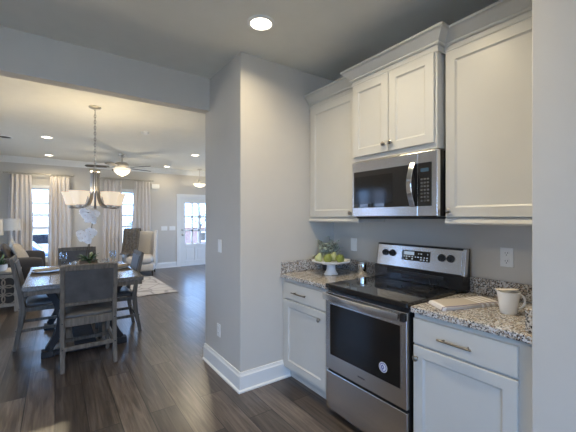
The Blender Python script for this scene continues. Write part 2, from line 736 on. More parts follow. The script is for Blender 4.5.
# ---------------------------------------------------------------- the room
CE = 2.74
FY = 9.40           # far wall
KX = 2.24           # kitchen wall
PX, PY = 1.22, 2.39  # corner of the pantry wall
PY2 = 3.155
LX = -1.70          # dining left wall

struct('floor', MB().box((-3.6, -3.1, -0.12), (5.2, FY + 0.12, 0)), 'plank_floor')
struct('ceiling', MB().box((-3.6, -3.1, CE), (5.2, FY + 0.12, CE + 0.12)), 'ceiling_paint')

WIN = [(-0.50, -0.10, 0.46, 2.06), (1.33, 1.73, 0.46, 2.06)]
DR = (2.88, 3.82, 0.0, 1.97)
struct('wall_far', pierced(MB(), 'X', -1.82, 5.2, FY, FY + 0.12, 0, CE, [WIN[0], WIN[1], DR]), 'wall_paint')
SOFAW_ADDED = (6.4, 7.9, 0.85, 2.15)  # unseen window added behind the sofa to brighten the living room
DWIN = [(4.28, 4.62, 0.55, 2.0), (4.70, 5.04, 0.55, 2.0)]
struct('wall_left', pierced(MB(), 'Y', 3.155, FY, LX - 0.12, LX, 0, CE, DWIN + [SOFAW_ADDED]), 'wall_paint')
SIDEW_ADDED = (6.0, 8.0, 0.3, 2.2)  # added opening hidden by the pantry, lets more daylight into the living room
struct('wall_right', pierced(MB(), 'Y', PY2, FY, 5.08, 5.2, 0, CE, [SIDEW_ADDED]), 'wall_paint')
struct('wall_kitchen', MB().box((KX, -3.0, 0), (KX + 0.1, PY, CE)), 'wall_paint')
struct('wall_pantry', MB().box((PX, PY, 0), (KX + 0.1, PY2, CE)), 'wall_paint', bevel=0.006)
struct('wall_hall', MB().box((KX + 0.1, PY2 - 0.115, 0), (5.08, PY2, CE)), 'wall_paint')
struct('wall_header', MB().box((-1.70, 3.04, 2.43), (PX, PY2, CE)), 'wall_paint')
struct('wall_near', MB().box((-3.5, 3.04, 0), (-1.70, PY2, CE)), 'wall_paint')
struct('wall_end', MB().box((1.585, -0.35, 0), (KX, 0.525, CE)), 'wall_paint', bevel=0.004)
PATIO_ADDED = (-0.3, 0.5, 0.02, 2.1)  # unseen opening added as a source of kitchen daylight from the left
struct('wall_patio', pierced(MB(), 'Y', -3.0, 3.04, -3.6, -3.5, 0, CE, [PATIO_ADDED]), 'wall_paint')
REAR_ADDED = (-2.6, 0.2, 0.4, 2.3)  # unseen opening added behind the camera for soft daylight
struct('wall_rear', pierced(MB(), 'X', -3.6, KX + 0.1, -3.1, -3.0, 0, CE, [REAR_ADDED]), 'wall_paint')

BASE = [(0, 0), (0.030, 0), (0.030, 0.012), (0.018, 0.022), (0.018, 0.125), (0.012, 0.135), (0.008, 0.155), (0, 0.155)]
struct('baseboard_pantry', MB().sweep([(PX, PY2), (PX, PY), (1.70, PY)], BASE), 'trim_white')
CROWN_FAR = [(0, 2.60), (0.012, 2.60), (0.02, 2.625), (0.055, 2.675), (0.08, 2.705), (0.085, 2.74), (0, 2.74)]
struct('trim_1', MB().sweep([(-1.70, FY), (5.08, FY)], CROWN_FAR), 'trim_white')
struct('baseboard_far', MB().sweep([(-1.70, FY), (2.79, FY)], BASE), 'trim_white')
struct('baseboard_entry', MB().sweep([(3.91, FY), (5.08, FY)], BASE), 'trim_white')
struct('baseboard_left', MB().sweep([(LX, 3.16), (LX, FY)], BASE), 'trim_white')


# windows --------------------------------------------------------
def window(n, axis, rect, plane, inward, muntins, mids=(), casing=0.07, depth=0.12):
    """double-hung window in the opening rect; plane = room face of the wall, inward = -1/+1 into the room"""
    a0, a1, z0, z1 = rect

    def bx(b, u0, u1, d0, d1, w0, w1):
        d0, d1 = sorted((plane + d0 * inward, plane + d1 * inward))
        if axis == 'X':
            b.box((u0, d0, w0), (u1, d1, w1))
        else:
            b.box((d0, u0, w0), (d1, u1, w1))

    c = MB()
    bx(c, a0 - casing, a0, 0, 0.02, z0 - casing, z1 + casing)
    bx(c, a1, a1 + casing, 0, 0.02, z0 - casing, z1 + casing)
    bx(c, a0, a1, 0, 0.02, z1, z1 + casing)
    bx(c, a0, a1, 0, 0.02, z0 - casing, z0)
    r = struct('window_%d' % n, c, 'trim_white', bevel=0.003)
    f = MB()
    t = 0.03
    bx(f, a0, a0 + t, -0.08, -0.03, z0, z1)
    bx(f, a1 - t, a1, -0.08, -0.03, z0, z1)
    bx(f, a0 + t, a1 - t, -0.08, -0.03, z0, z0 + t)
    bx(f, a0 + t, a1 - t, -0.08, -0.03, z1 - t, z1)
    for z in mids:
        bx(f, a0 + t, a1 - t, -0.085, -0.025, z - 0.030, z + 0.030)
    obj('window_frame', f, 'trim_white', r)
    m = MB()
    for z in muntins:
        bx(m, a0 + t, a1 - t, -0.066, -0.044, z - 0.023, z + 0.023)
    if muntins:
        obj('muntin', m, 'trim_white', r)
    p = MB()
    bx(p, a0 + t, a1 - t, -0.057, -0.053, z0 + t, z1 - t)
    obj('pane', p, 'window_glass', r)
    s = MB()
    bx(s, a0 - casing - 0.02, a1 + casing + 0.02, -0.02, 0.05, z0 - casing - 0.02, z0 - casing)
    obj('window_sill', s, 'trim_white', r, bevel=0.004)
    return r


window(1, 'X', WIN[0], FY, -1, [1.72, 1.45], [1.155])
window(2, 'X', WIN[1], FY, -1, [1.72, 1.45], [1.155])
window(3, 'Y', DWIN[0], LX, 1, [], [1.25], casing=0.04)
window(4, 'Y', DWIN[1], LX, 1, [], [1.25], casing=0.04)
window(5, 'Y', PATIO_ADDED, -3.5, 1, [], [], casing=0.02)
window(6, 'X', REAR_ADDED, -3.0, 1, [], [1.35])
window(7, 'Y', SIDEW_ADDED, 5.08, -1, [], [1.3])
window(8, 'Y', SOFAW_ADDED, LX, 1, [], [1.5])

# front door -----------------------------------------------------
dx0, dx1 = DR[0] + 0.03, DR[1] - 0.03
cs = MB()
cs.box((DR[0] - 0.085, FY - 0.022, 0), (DR[0], FY, 1.97))
cs.box((DR[1], FY - 0.022, 0), (DR[1] + 0.085, FY, 1.97))
cs.box((DR[0] - 0.085, FY - 0.022, 1.97), (DR[1] + 0.085, FY, 2.055))
cs.box((DR[0], FY, 0), (DR[0] + 0.03, FY + 0.12, 1.97))
cs.box((DR[1] - 0.03, FY, 0), (DR[1], FY + 0.12, 1.97))
cs.box((DR[0] + 0.03, FY, 1.94), (DR[1] - 0.03, FY + 0.12, 1.97))
door = struct('door_1', cs, 'trim_white', bevel=0.003)
LT = (3.045, 3.655, 0.63, 1.80)
leaf = pierced(MB(), 'X', dx0, dx1, FY + 0.01, FY + 0.055, 0.005, 1.94,
               [LT, (3.045, 3.32, 0.16, 0.52), (3.38, 3.655, 0.16, 0.52)])
for a in ((3.045, 3.32), (3.38, 3.655)):
    leaf.box((a[0], FY + 0.026, 0.16), (a[1], FY + 0.045, 0.52))
    leaf.box((a[0] + 0.035, FY + 0.016, 0.195), (a[1] - 0.035, FY + 0.03, 0.485))
obj('door_leaf', leaf, 'door_white', door, bevel=0.004)
mu = MB()
for x in (LT[0] + (LT[1] - LT[0]) / 3, LT[0] + (LT[1] - LT[0]) * 2 / 3):
    mu.box((x - 0.024, FY + 0.015, LT[2]), (x + 0.024, FY + 0.05, LT[3]))
for z in (LT[2] + (LT[3] - LT[2]) / 3, LT[2] + (LT[3] - LT[2]) * 2 / 3):
    mu.box((LT[0], FY + 0.015, z - 0.024), (LT[1], FY + 0.05, z + 0.024))
obj('muntin', mu, 'door_white', door)
obj('pane', MB().box((LT[0], FY + 0.03, LT[2]), (LT[1], FY + 0.034, LT[3])), 'window_glass', door)
obj('door_knob', MB().lathe([(0.032, 0), (0.032, -0.008), (0.012, -0.012), (0.012, -0.04), (0.028, -0.05), (0.03, -0.065), (0.018, -0.078), (0, -0.08)],
                            (2.965, FY + 0.01, 0.90), 16, 'Y'), 'nickel', door, smooth=True)
obj('deadbolt', MB().lathe([(0.032, 0), (0.032, -0.012), (0.02, -0.02), (0, -0.022)], (2.965, FY + 0.01, 1.04), 16, 'Y'), 'nickel', door, smooth=True)


# ---------------------------------------------------------------- kitchen cabinets
def knob_at(b, x, y, z):
    b.lathe([(0.006, 0), (0.006, -0.012), (0.015, -0.017), (0.016, -0.024), (0.010, -0.030), (0, -0.031)], (x, y, z), 14, 'X')
    return b


CROWN = [(0, 2.392), (0.010, 2.392), (0.012, 2.400), (0.010, 2.404), (0.005, 2.406), (0.005, 2.430), (0.016, 2.433), (0.020, 2.440),
         (0.018, 2.447), (0.014, 2.449), (0.022, 2.456), (0.040, 2.474), (0.056, 2.492), (0.064, 2.497), (0.060, 2.499), (0.070, 2.502), (0.070, 2.516), (0, 2.516)]
RAIL = [(0, 1.362), (0.012, 1.362), (0.016, 1.372), (0.010, 1.388), (0.004, 1.400), (0, 1.400)]
UX, MX, BX = 1.935, 1.862, 1.63


def upper(name, label, y0, y1, z0, xf, doors, crown_path, rail):
    t = thing(name, label, 'cabinet', ((xf + KX) / 2, (y0 + y1) / 2, 0))
    inv = Matrix.Translation((-(xf + KX) / 2, -(y0 + y1) / 2, 0))
    obj('carcass', MB().box((xf, y0, z0), (KX - 0.002, y1, 2.40)).move(inv), 'cabinet_white', t, bevel=0.002)
    for d0, d1, kz, ky in doors:
        d = obj('door', MB().shaker(d0, d1, z0 + (0.042 if rail else 0.032), 2.388, xf, xf - 0.02).move(inv), 'cabinet_white', t)
        obj('knob', knob_at(MB(), xf - 0.02, ky, kz).move(inv), 'nickel_dark', d, smooth=True, label='round nickel knob')
    obj('crown_molding', MB().sweep(crown_path, CROWN).move(inv), 'cabinet_white', t)
    if rail:
        obj('light_rail', MB().sweep([(xf - 0.001, y1), (xf - 0.001, y0)], RAIL).box((xf, y0, 1.362), (xf + 0.018, y1, 1.40)).move(inv), 'cabinet_white', t)
    return t


MY0, MY1 = 1.094, 1.773
upper('upper_cabinet', 'white one-door wall cabinet in the corner against the grey pantry wall', MY1 + 0.002, PY - 0.003, 1.362, UX,
      [(1.80, 2.350, 1.437, 1.845)], [(UX, PY - 0.003), (UX, MY1 + 0.002)], True)
upper('upper_cabinet', 'taller-set white two-door wall cabinet directly above the microwave', MY0, MY1, 1.819, MX,
      [(MY0 + 0.012, 1.432, 1.905, 1.405), (1.437, MY1 - 0.012, 1.905, 1.465)],
      [(UX, MY1 + 0.0), (MX, MY1), (MX, MY0), (UX, MY0)], False)
upper('upper_cabinet', 'wide white one-door wall cabinet right of the microwave over the mug', 0.528, 1.081, 1.362, UX,
      [(0.545, 1.074, 1.441, 1.048)], [(UX, MY0 - 0.002), (UX, 0.528)], True)


def base(name, label, y0, y1, d0, d1, knob_y, hy0, hy1, nudge=0.0):
    cx, cy = (BX + KX) / 2, (y0 + y1) / 2
    t = thing(name, label, 'cabinet', (cx, cy, 0))
    inv = Matrix.Translation((-cx, -cy, 0))
    obj('carcass', MB().box((BX, y0, 0.105), (KX - 0.002, y1, 0.878)).move(inv), 'cabinet_white', t, bevel=0.002)
    obj('toe_kick', MB().box((1.705, y0, 0), (KX - 0.01, y1, 0.1045)).move(inv), 'cabinet_white', t)
    d = obj('door', MB().shaker(d0, d1, 0.135, 0.704, BX - 0.0005, BX - 0.02).move(inv), 'cabinet_white', t)
    obj('knob', knob_at(MB(), BX - 0.02, knob_y, 0.640).move(inv), 'nickel_dark', d, smooth=True, label='round nickel knob')
    w = obj('drawer', MB().box((BX - 0.02, d0, 0.716), (BX - 0.0005, d1, 0.852)).move(inv), 'cabinet_white', t, bevel=0.003)
    h = MB().tube([(BX - 0.047, hy0, 0.780), (BX - 0.047, hy1, 0.780)], 0.0055, 10)
    for y in (hy0 + 0.025, hy1 - 0.025):
        h.tube([(BX - 0.018, y, 0.780), (BX - 0.047, y, 0.780)], 0.0045, 8)
    obj('handle', h.move(inv), 'nickel_dark', w, smooth=True, label='nickel bar pull')
    return t


RY0, RY1 = 1.112, 1.782
base('base_cabinet', 'white base cabinet between the pantry wall and the stove', RY1 + 0.006, PY - 0.002, 1.805, 2.335, 1.868, 2.02, 2.20)
base('base_cabinet', 'white base cabinet right of the stove under the mug', 0.527, 1.092, 0.585, 1.086, 1.062, 0.765, 0.935)


def worktop(label, y0, y1, splashes):
    cx, cy = 1.92, (y0 + y1) / 2
    inv = Matrix.Translation((-cx, -cy, -0.879))
    t = thing('worktop', label, 'countertop', (cx, cy, 0.879))
    obj('slab', MB().box((1.60, y0, 0.879), (KX - 0.002, y1, 0.915)).move(inv), 'granite', t, bevel=0.006)
    for lo, hi in splashes:
        obj('backsplash', MB().box(lo, hi).move(inv), 'granite', t, bevel=0.003)
    return t


worktop('speckled granite worktop left of the stove under the cake stand', RY1 + 0.004, PY - 0.002,
        [((KX - 0.022, RY1 + 0.004, 0.9155), (KX - 0.002, PY - 0.024, 1.015)), ((1.61, PY - 0.022, 0.9155), (KX - 0.002, PY - 0.002, 1.015))])
worktop('speckled granite worktop right of the stove with the striped towel', 0.527, 1.098,
        [((KX - 0.022, 0.570, 0.9155), (KX - 0.002, 1.098, 1.015)), ((1.64, 0.527, 0.9155), (KX - 0.002, 0.568, 1.015))])

# ---------------------------------------------------------------- stove
rcx, rcy = 1.90, (RY0 + RY1) / 2
T = Matrix.Translation((-rcx, -rcy, 0))
st = thing('stove', 'stainless steel electric stove with black glass top and oven window', 'stove', (rcx, rcy, 0))
obj('body', MB().box((1.615, RY0, 0.03), (2.215, RY1, 0.895)).box((1.66, RY0 + 0.03, 0), (2.18, RY1 - 0.03, 0.03)).move(T), 'black_enamel', st, bevel=0.003)
ck = obj('cooktop', MB().box((1.588, RY0 - 0.004, 0.897), (2.12, RY1 + 0.003, 0.929)).move(T), 'black_glass', st, bevel=0.005)
for x, y, r in ((1.74, 1.28, 0.105), (1.74, 1.60, 0.085), (1.98, 1.28, 0.075), (1.98, 1.60, 0.105)):
    for q in (1.0, 0.6):
        obj('burner_ring', MB().hoop([(r * q - 0.003, 0.9291), (r * q - 0.001, 0.9295), (r * q + 0.001, 0.9291)], (x, y, 0), 40).move(T), 'burner_grey', ck)
# backguard
bgp = MB()
poly = [(2.115, 0.929), (2.215, 0.929), (2.215, 1.198), (2.165, 1.198), (2.140, 1.03), (2.115, 1.02)]
a = bgp._new([(x, RY0 - 0.039, z) for x, z in poly])
b_ = bgp._new([(x, RY1, z) for x, z in poly])
bgp._skin([a, b_])
bgd = obj('backguard', bgp.move(T), 'black_enamel', st, bevel=0.004)


def onpanel(y, z, d):
    """point on the sloping control face, d in front of it"""
    k = (z - 1.03) / 0.168
    return (2.140 + 0.025 * k - d, y, z)


def panel_box(b, y0, y1, z0, z1, d0, d1):
    r = [b._new([onpanel(y0, z0, d), onpanel(y1, z0, d), onpanel(y1, z1, d), onpanel(y0, z1, d)]) for d in (d0, d1)]
    b._skin(r)
    return b


cp = obj('control_panel', panel_box(MB(), RY0 - 0.021, RY1 - 0.008, 1.028, 1.188, -0.004, 0.006).move(T), 'stainless', st, bevel=0.003)
obj('side_cap', panel_box(MB(), RY0 - 0.043, RY0 - 0.022, 1.02, 1.196, -0.030, 0.008).move(T), 'stainless', st, bevel=0.003)
dsp = obj('display', panel_box(MB(), 1.315, 1.545, 1.085, 1.158, 0.0062, 0.008).move(T), 'black_glass', cp)
gl = MB()
panel_box(gl, 1.44, 1.525, 1.125, 1.150, 0.0082, 0.0086)
random.seed(3)
for i in range(9):
    for zz in (1.094, 1.110, 1.135):
        y = 1.33 + 0.0235 * i
        if zz > 1.13 and 1.42 < y < 1.53:
            continue
        if random.random() < 0.75:
            panel_box(gl, y, y + random.uniform(0.006, 0.015), zz, zz + 0.007, 0.0082, 0.0086)
obj('panel_marks', gl.move(T), 'glyph_light', cp)
for y in (1.694, 1.628, 1.229, 1.167):
    p = onpanel(y, 1.127, 0.006)
    k = MB().lathe([(0.026, 0), (0.026, -0.004), (0.020, -0.006), (0.019, -0.022), (0.0, -0.023)], p, 18, 'X')
    k.box((p[0] - 0.030, y - 0.005, 1.127 - 0.019), (p[0] - 0.02, y + 0.005, 1.127 + 0.019))
    kk = obj('knob', k.move(T), 'black_matte', cp, bevel=0.001, label='black control knob')
    # pale pointer line is on the dial ring
obj('vent_slot', MB().box((2.110, 1.20, 0.985), (2.1145, RY1 - 0.13, 1.005)).move(T), 'black_matte', st)
# oven door
od = MB()
od.box((1.590, RY0, 0.330), (1.6145, RY1, 0.872))
odo = obj('oven_door', od.move(T), 'stainless', st, bevel=0.004)
obj('door_window', MB().box((1.5875, 1.153, 0.438), (1.5898, 1.731, 0.792)).move(T), 'oven_glass', odo)
fr = MB()
for lo, hi in (((1.5865, 1.148, 0.433), (1.5895, 1.153, 0.797)), ((1.5865, 1.731, 0.433), (1.5895, 1.736, 0.797)),
               ((1.5865, 1.153, 0.433), (1.5895, 1.731, 0.438)), ((1.5865, 1.153, 0.792), (1.5895, 1.731, 0.797))):
    fr.box(lo, hi)
obj('window_trim', fr.move(T), 'bright_chrome', odo)
hp = [(RY1 - 0.008 - (RY1 - RY0 - 0.045) * i / 16, 0.030 * math.sin(math.pi * i / 16)) for i in range(17)]
hd = MB().sweep([(1.566 - o, y) for y, o in hp], [(0, -0.024), (0.010, -0.020), (0.012, 0), (0.010, 0.020), (0, 0.024), (-0.006, 0)])
hd.move(Matrix.Translation((0, 0, 0.846)))
obj('handle', hd.move(T), 'steel_bright', odo, smooth=True, label='bowed steel oven handle')
for y in (RY0 + 0.012, RY1 - 0.03):
    obj('handle_bracket', MB().box((1.560, y - 0.012, 0.825), (1.5895, y + 0.016, 0.868)).move(T), 'black_enamel', odo, bevel=0.003)
sk = MB().lathe([(0.030, 0), (0.030, -0.0008), (0, -0.0008)], (1.5873, 1.272, 0.515), 28, 'X')
sko = obj('sticker', sk.move(T), 'sticker_white', odo, label='round white sticker with dark blue emblem')
em = MB().ring((1.5863, 1.272, 0.515), 0.023, 0.0030, 24, 4, (1, 0, 0))
em.tube([(1.5862, 1.272 + 0.010 * math.sin(t * 3.2) * (1), 0.515 + 0.014 - 0.028 * t) for t in [i / 10 for i in range(11)]], 0.0045, 6)
em.tube([(1.5862, 1.272 - 0.010 * math.sin(t * 3.2) + 0.004, 0.515 + 0.012 - 0.024 * t) for t in [i / 10 for i in range(11)]], 0.0035, 6)
obj('emblem', em.move(T), 'sticker_blue', odo)
lg = MB()
for i in range(8):
    lg.box((1.5888, 1.418 + i * 0.0075, 0.378), (1.5897, 1.418 + i * 0.0075 + 0.0045, 0.385))
obj('maker_mark', lg.move(T), 'black_matte', odo)
obj('storage_drawer', MB().box((1.592, RY0 + 0.001, 0.045), (1.6145, RY1 - 0.001, 0.312)).move(T), 'stainless', st, bevel=0.004)

# ---------------------------------------------------------------- microwave
my0, my1, mz0, mz1, mxf = 1.083, 1.768, 1.405, 1.813, 1.845
T = Matrix.Translation((-2.04, -1.43, -mz0))
mw = thing('microwave', 'stainless over-the-stove microwave with black glass door and keypad', 'microwave', (2.04, 1.43, mz0))
obj('body', MB().box((mxf + 0.035, my0 + 0.006, mz0), (KX - 0.003, my1 - 0.004, mz1)).move(T), 'black_enamel', mw, bevel=0.004)
obj('bottom_grille', MB().box((mxf + 0.03, my0 + 0.02, mz0 - 0.012), (2.16, my1 - 0.02, mz0 - 0.0005)).move(T), 'black_matte', mw, bevel=0.003)
spl = 1.213
obj('door', MB().box((mxf, spl + 0.001, mz0 + 0.004), (mxf + 0.034, my1, mz1 - 0.004)).move(T), 'stainless', mw, bevel=0.004)
obj('side_panel', MB().box((mxf, my0, mz0 + 0.004), (mxf + 0.034, spl - 0.001, mz1 - 0.004)).move(T), 'stainless', mw, bevel=0.004)
mwd = obj('door_glass', MB().box((mxf - 0.002, spl + 0.002, 1.472), (mxf - 0.0002, 1.748, 1.738)).move(T), 'black_glass', mw)
mk = obj('control_panel', MB().box((mxf - 0.002, 1.120, 1.472), (mxf - 0.0002, spl - 0.002, 1.738)).move(T), 'black_glass', mw)
kp = MB()
for r in range(7):
    for c in range(3):
        kp.box((mxf - 0.003, 1.136 + c * 0.021, 1.500 + r * 0.022), (mxf - 0.0021, 1.136 + c * 0.021 + 0.013, 1.500 + r * 0.022 + 0.010))
obj('keypad', kp.move(T), 'key_grey', mk)
obj('display', MB().box((mxf - 0.003, 1.138, 1.682), (mxf - 0.0021, 1.192, 1.704)).move(T), 'display_blue', mk)
hz = [1.470 + 0.275 * i / 14 for i in range(15)]
hbm = MB().bar([(mxf - 0.008 - 0.040 * math.sin(math.pi * i / 14), 1.243, z) for i, z in enumerate(hz)], 0.036, 0.012, up=(-1, 0, 0))
obj('handle', hbm.move(T), 'bright_chrome', mw, bevel=0.003, smooth=True, label='bowed chrome door handle')
obj('inner_window', MB().box((mxf - 0.0030, 1.40, 1.500), (mxf - 0.0021, 1.735, 1.700)).move(T), 'oven_glass', mwd)


# ---------------------------------------------------------------- electrical plates
def plate(name, label, cat, loc, face, kind):
    """wall plate, local +Y out of the wall turned to face"""
    t = thing(name, label, cat, loc, face)
    if kind == 'outlet':
        obj('cover', MB().box((-0.036, 0, -0.058), (0.036, 0.006, 0.058)), 'plastic_white', t, bevel=0.002)
        for z in (-0.024, 0.024):
            s = MB().lathe([(0.018, 0.0062), (0.018, 0.0085), (0, 0.0086)], (0, 0, z), 18, 'Y')
            s_ = obj('socket', s, 'plastic_white', t)
            q = MB()
            q.box((-0.008, 0.0087, z - 0.001), (-0.0055, 0.0092, z + 0.009))
            q.box((0.0055, 0.0087, z - 0.001), (0.008, 0.0092, z + 0.008))
            q.lathe([(0.003, 0.0087), (0.003, 0.0092), (0, 0.0092)], (0, 0, z - 0.009), 8, 'Y')
            obj('slots', q, 'slot_dark', s_)
    else:
        n = kind
        w = 0.036 + 0.023 * (n - 1)
        obj('cover', MB().box((-w, 0, -0.058), (w, 0.006, 0.058)), 'plastic_white', t, bevel=0.002)
        for i in range(n):
            x = (i - (n - 1) / 2) * 0.046
            obj('rocker', MB().box((x - 0.016, 0.0062, -0.033), (x + 0.016, 0.010, 0.033)), 'plastic_white', t, bevel=0.002)
    return t


plate('wall_outlet', 'white wall outlet above the right worktop behind the mug', 'outlet', (KX, 0.869, 1.160), R90, 'outlet')
plate('wall_switch', 'white wall switch on the kitchen wall between cake stand and stove', 'light switch', (KX, 2.123, 1.153), R90, 1)
plate('wall_switch', 'white light switch on the narrow side of the pantry wall', 'light switch', (PX, 2.795, 1.143), R90, 1)
plate('wall_outlet', 'white wall outlet low on the narrow side of the pantry wall', 'outlet', (PX, 2.817, 0.376), R90, 'outlet')
plate('wall_switch', 'wide white switch plate beside the front door, left of the pair', 'light switch', (2.46, FY, 1.09), math.pi, 3)
plate('wall_switch', 'wide white switch plate beside the front door, right of the pair', 'light switch', (2.68, FY, 1.09), math.pi, 3)
cb = thing('door_chime', 'white box door chime high on the far wall right of the curtains', 'door chime', (2.22, FY, 2.235))
obj('case', MB().box((-0.10, -0.05, -0.055), (0.10, 0, 0.055)), 'plastic_white', cb, bevel=0.006)
obj('lower_lip', MB().box((-0.095, -0.046, -0.068), (0.095, 0, -0.056)), 'plastic_white', cb, bevel=0.002)


# ---------------------------------------------------------------- ceiling lights
def can(label, x, y, w=CAN_W, lit=True, group=None):
    t = thing('recessed_light', label, 'ceiling light', (x, y, CE), 0, group)
    obj('trim_ring', MB().hoop([(0.070, -0.002), (0.074, -0.010), (0.092, -0.006), (0.096, 0), (0.070, 0)], (0, 0, 0), 32), 'trim_white', t, smooth=True)
    obj('lens', MB().lathe([(0, -0.0005), (0.069, -0.0005), (0.069, -0.003), (0, -0.003)], (0, 0, 0), 28), 'lens_lit', t)
    l = bpy.data.lights.new('recessed_bulb', 'AREA')
    l.shape = 'DISK'
    l.size = 0.13
    l.energy = w
    l.color = WARM
    l.spread = math.radians(150)
    lo = bpy.data.objects.new('recessed_bulb', l)
    lo.location = (0, 0, -0.014)
    lo.parent = t
    COL.objects.link(lo)
    return t


can('large round recessed ceiling light nearest the white wall cabinets', 1.158, 1.962, 6.0)
can('added unseen ceiling light to brighten the kitchen, left of the stove aisle', -0.75, 1.75)  # unseen lamp added to raise the kitchen brightness
can('added unseen ceiling light to brighten the wall cabinets, above the stove aisle', 1.158, 1.15, 12.0)  # added lamp out of view, evens the light on the wall cabinets
can('added unseen ceiling light to brighten the kitchen, above the camera', -0.75, 0.0)  # added fill lamp overhead, out of view
can('recessed ceiling light left of the chandelier stem, the nearer of the left pair', -0.109, 6.818, 20.0)
can('recessed ceiling light above the left window curtains, the farther of the left pair', -0.106, 8.773, 8.0)
can('recessed ceiling light right of the fan, the farther of the right pair', 2.41, 8.95, 3.5)
can('recessed ceiling light beside the pantry wall edge, the nearer of the right pair', 2.463, 6.96, 20.0)

sp = thing('ceiling_speaker', 'dark round grille on the ceiling at the left picture edge', 'ceiling vent', (-0.68, 7.19, CE))
obj('rim', MB().hoop([(0.085, 0), (0.085, -0.012), (0.105, -0.008), (0.11, 0)], (0, 0, 0), 28), 'trim_white', sp, smooth=True)
obj('grille', MB().lathe([(0, -0.001), (0.084, -0.001), (0.084, -0.008), (0, -0.010)], (0, 0, 0), 28), 'slot_dark', sp)

sd = thing('smoke_detector', 'small white disc on the dining ceiling right of the chandelier stem', 'smoke detector', (1.155, 5.529, CE))
obj('case', MB().lathe([(0.055, 0), (0.055, -0.02), (0.045, -0.032), (0, -0.034)], (0, 0, 0), 24), 'plastic_white', sd, smooth=True)


def bulb(parent, loc, w, r=0.03, col=WARM):
    l = bpy.data.lights.new('bulb', 'POINT')
    l.energy = w
    l.color = col
    l.shadow_soft_size = r
    o = bpy.data.objects.new('bulb', l)
    o.location = loc
    o.parent = parent
    COL.objects.link(o)


# chandelier
ch = thing('chandelier', 'brushed nickel chandelier with five lit frosted shades over the dining table', 'chandelier', (0.397, 4.623, CE))
Z = lambda z: z - CE
obj('canopy', MB().lathe([(0.068, 0), (0.068, -0.012), (0.055, -0.022), (0.015, -0.030), (0.010, -0.050), (0, -0.052)], (0, 0, 0), 24), 'nickel', ch, smooth=True)
lk = MB()
nl = 20
for i in range(nl):
    z = -0.06 - i * (0.70 / nl)
    pts = []
    for k in range(11):
        a = 2 * math.pi * k / 10
        h, v = 0.009 * math.cos(a), 0.022 * math.sin(a)
        pts.append((h, 0, z - 0.018 + v) if i % 2 else (0, h, z - 0.018 + v))
    lk.tube(pts, 0.0040, 5)
obj('chain', lk, 'nickel_dark', ch, smooth=True)
obj('hub', MB().lathe([(0.012, Z(1.99)), (0.055, Z(1.985)), (0.060, Z(1.975)), (0.060, Z(1.955)), (0.05, Z(1.945)), (0, Z(1.944))], (0, 0, 0), 24), 'nickel', ch, smooth=True)
SR = 0.262
for i in range(5):
    t = math.radians(85 + 72 * i)
    c, s = math.cos(t), math.sin(t)
    prof = [(0.038, 1.95), (0.038, 1.80), (0.040, 1.70), (0.052, 1.63), (0.085, 1.565), (0.13, 1.530), (0.19, 1.518), (SR, 1.522)]
    arm = obj('arm', MB().tube([(r * c, r * s, Z(z)) for r, z in prof], 0.012, 8), 'nickel_dark', ch, smooth=True)
    obj('cup', MB().lathe([(0.012, Z(1.512)), (0.030, Z(1.520)), (0.034, Z(1.540)), (0.02, Z(1.545)), (0, Z(1.545))], (SR * c, SR * s, 0), 16), 'nickel', arm, smooth=True)
    sh = MB()
    for r0, z0_, r1, z1_ in ((0.046, 1.552, 0.088, 1.702),):
        outer = [(r0, Z(z0_)), (r0 + (r1 - r0) * 0.25, Z(z0_ + 0.05)), (r0 + (r1 - r0) * 0.6, Z(z0_ + 0.11)), (r1, Z(z1_))]
        inner = [(r - 0.004, z) for r, z in reversed(outer)]
        rings = []
        for r, z in outer + inner:
            ring = []
            for k in range(20):
                q = 2 * math.pi * k / 20
                e = (abs(math.cos(q)) ** 5 + abs(math.sin(q)) ** 5) ** (-1 / 5)   # soft square
                ring.append(Vector((SR * c, SR * s, 0)) + Vector((r * e * math.cos(q + t), r * e * math.sin(q + t), z)))
            rings.append(sh._new(ring))
        sh._skin(rings, False)
        sh.face(list(reversed(rings[0])))
    obj('shade', sh, 'shade_lit', ch, smooth=True, label='lit frosted glass shade')
    bulb(ch, (SR * c, SR * s, Z(1.68)), CHAND_W)

# ceiling fan
fn = thing('ceiling_fan', 'five-blade ceiling fan with a lit glass bowl in the living room', 'ceiling fan', (1.170, 7.80, CE))
obj('canopy', MB().lathe([(0.075, 0), (0.075, -0.02), (0.045, -0.06), (0.02, -0.075), (0.014, -0.08), (0.014, -0.17), (0, -0.17)], (0, 0, 0), 24), 'nickel', fn, smooth=True)
obj('motor', MB().lathe([(0.03, -0.165), (0.10, -0.175), (0.13, -0.20), (0.135, -0.24), (0.11, -0.265), (0.06, -0.28), (0, -0.28)], (0, 0, 0), 28), 'nickel', fn, smooth=True)
obj('light_ring', MB().lathe([(0.06, -0.295), (0.135, -0.297), (0.168, -0.315), (0.168, -0.332), (0, -0.332)], (0, 0, 0), 28), 'bowl_lit', fn, smooth=True, label='lit glass band')
obj('ring_band', MB().hoop([(0.160, -0.331), (0.174, -0.331), (0.174, -0.339), (0.160, -0.339)], (0, 0, 0), 28), 'nickel_dark', fn)
obj('bowl', MB().lathe([(0.162, -0.3395), (0.155, -0.360), (0.130, -0.395), (0.09, -0.425), (0.03, -0.443), (0, -0.445)], (0, 0, 0), 28), 'bowl_lit', fn, smooth=True, label='lit frosted glass bowl')
obj('finial', MB().lathe([(0.0, -0.443), (0.012, -0.448), (0.014, -0.458), (0, -0.470)], (0, 0, 0), 12), 'nickel', fn, smooth=True)
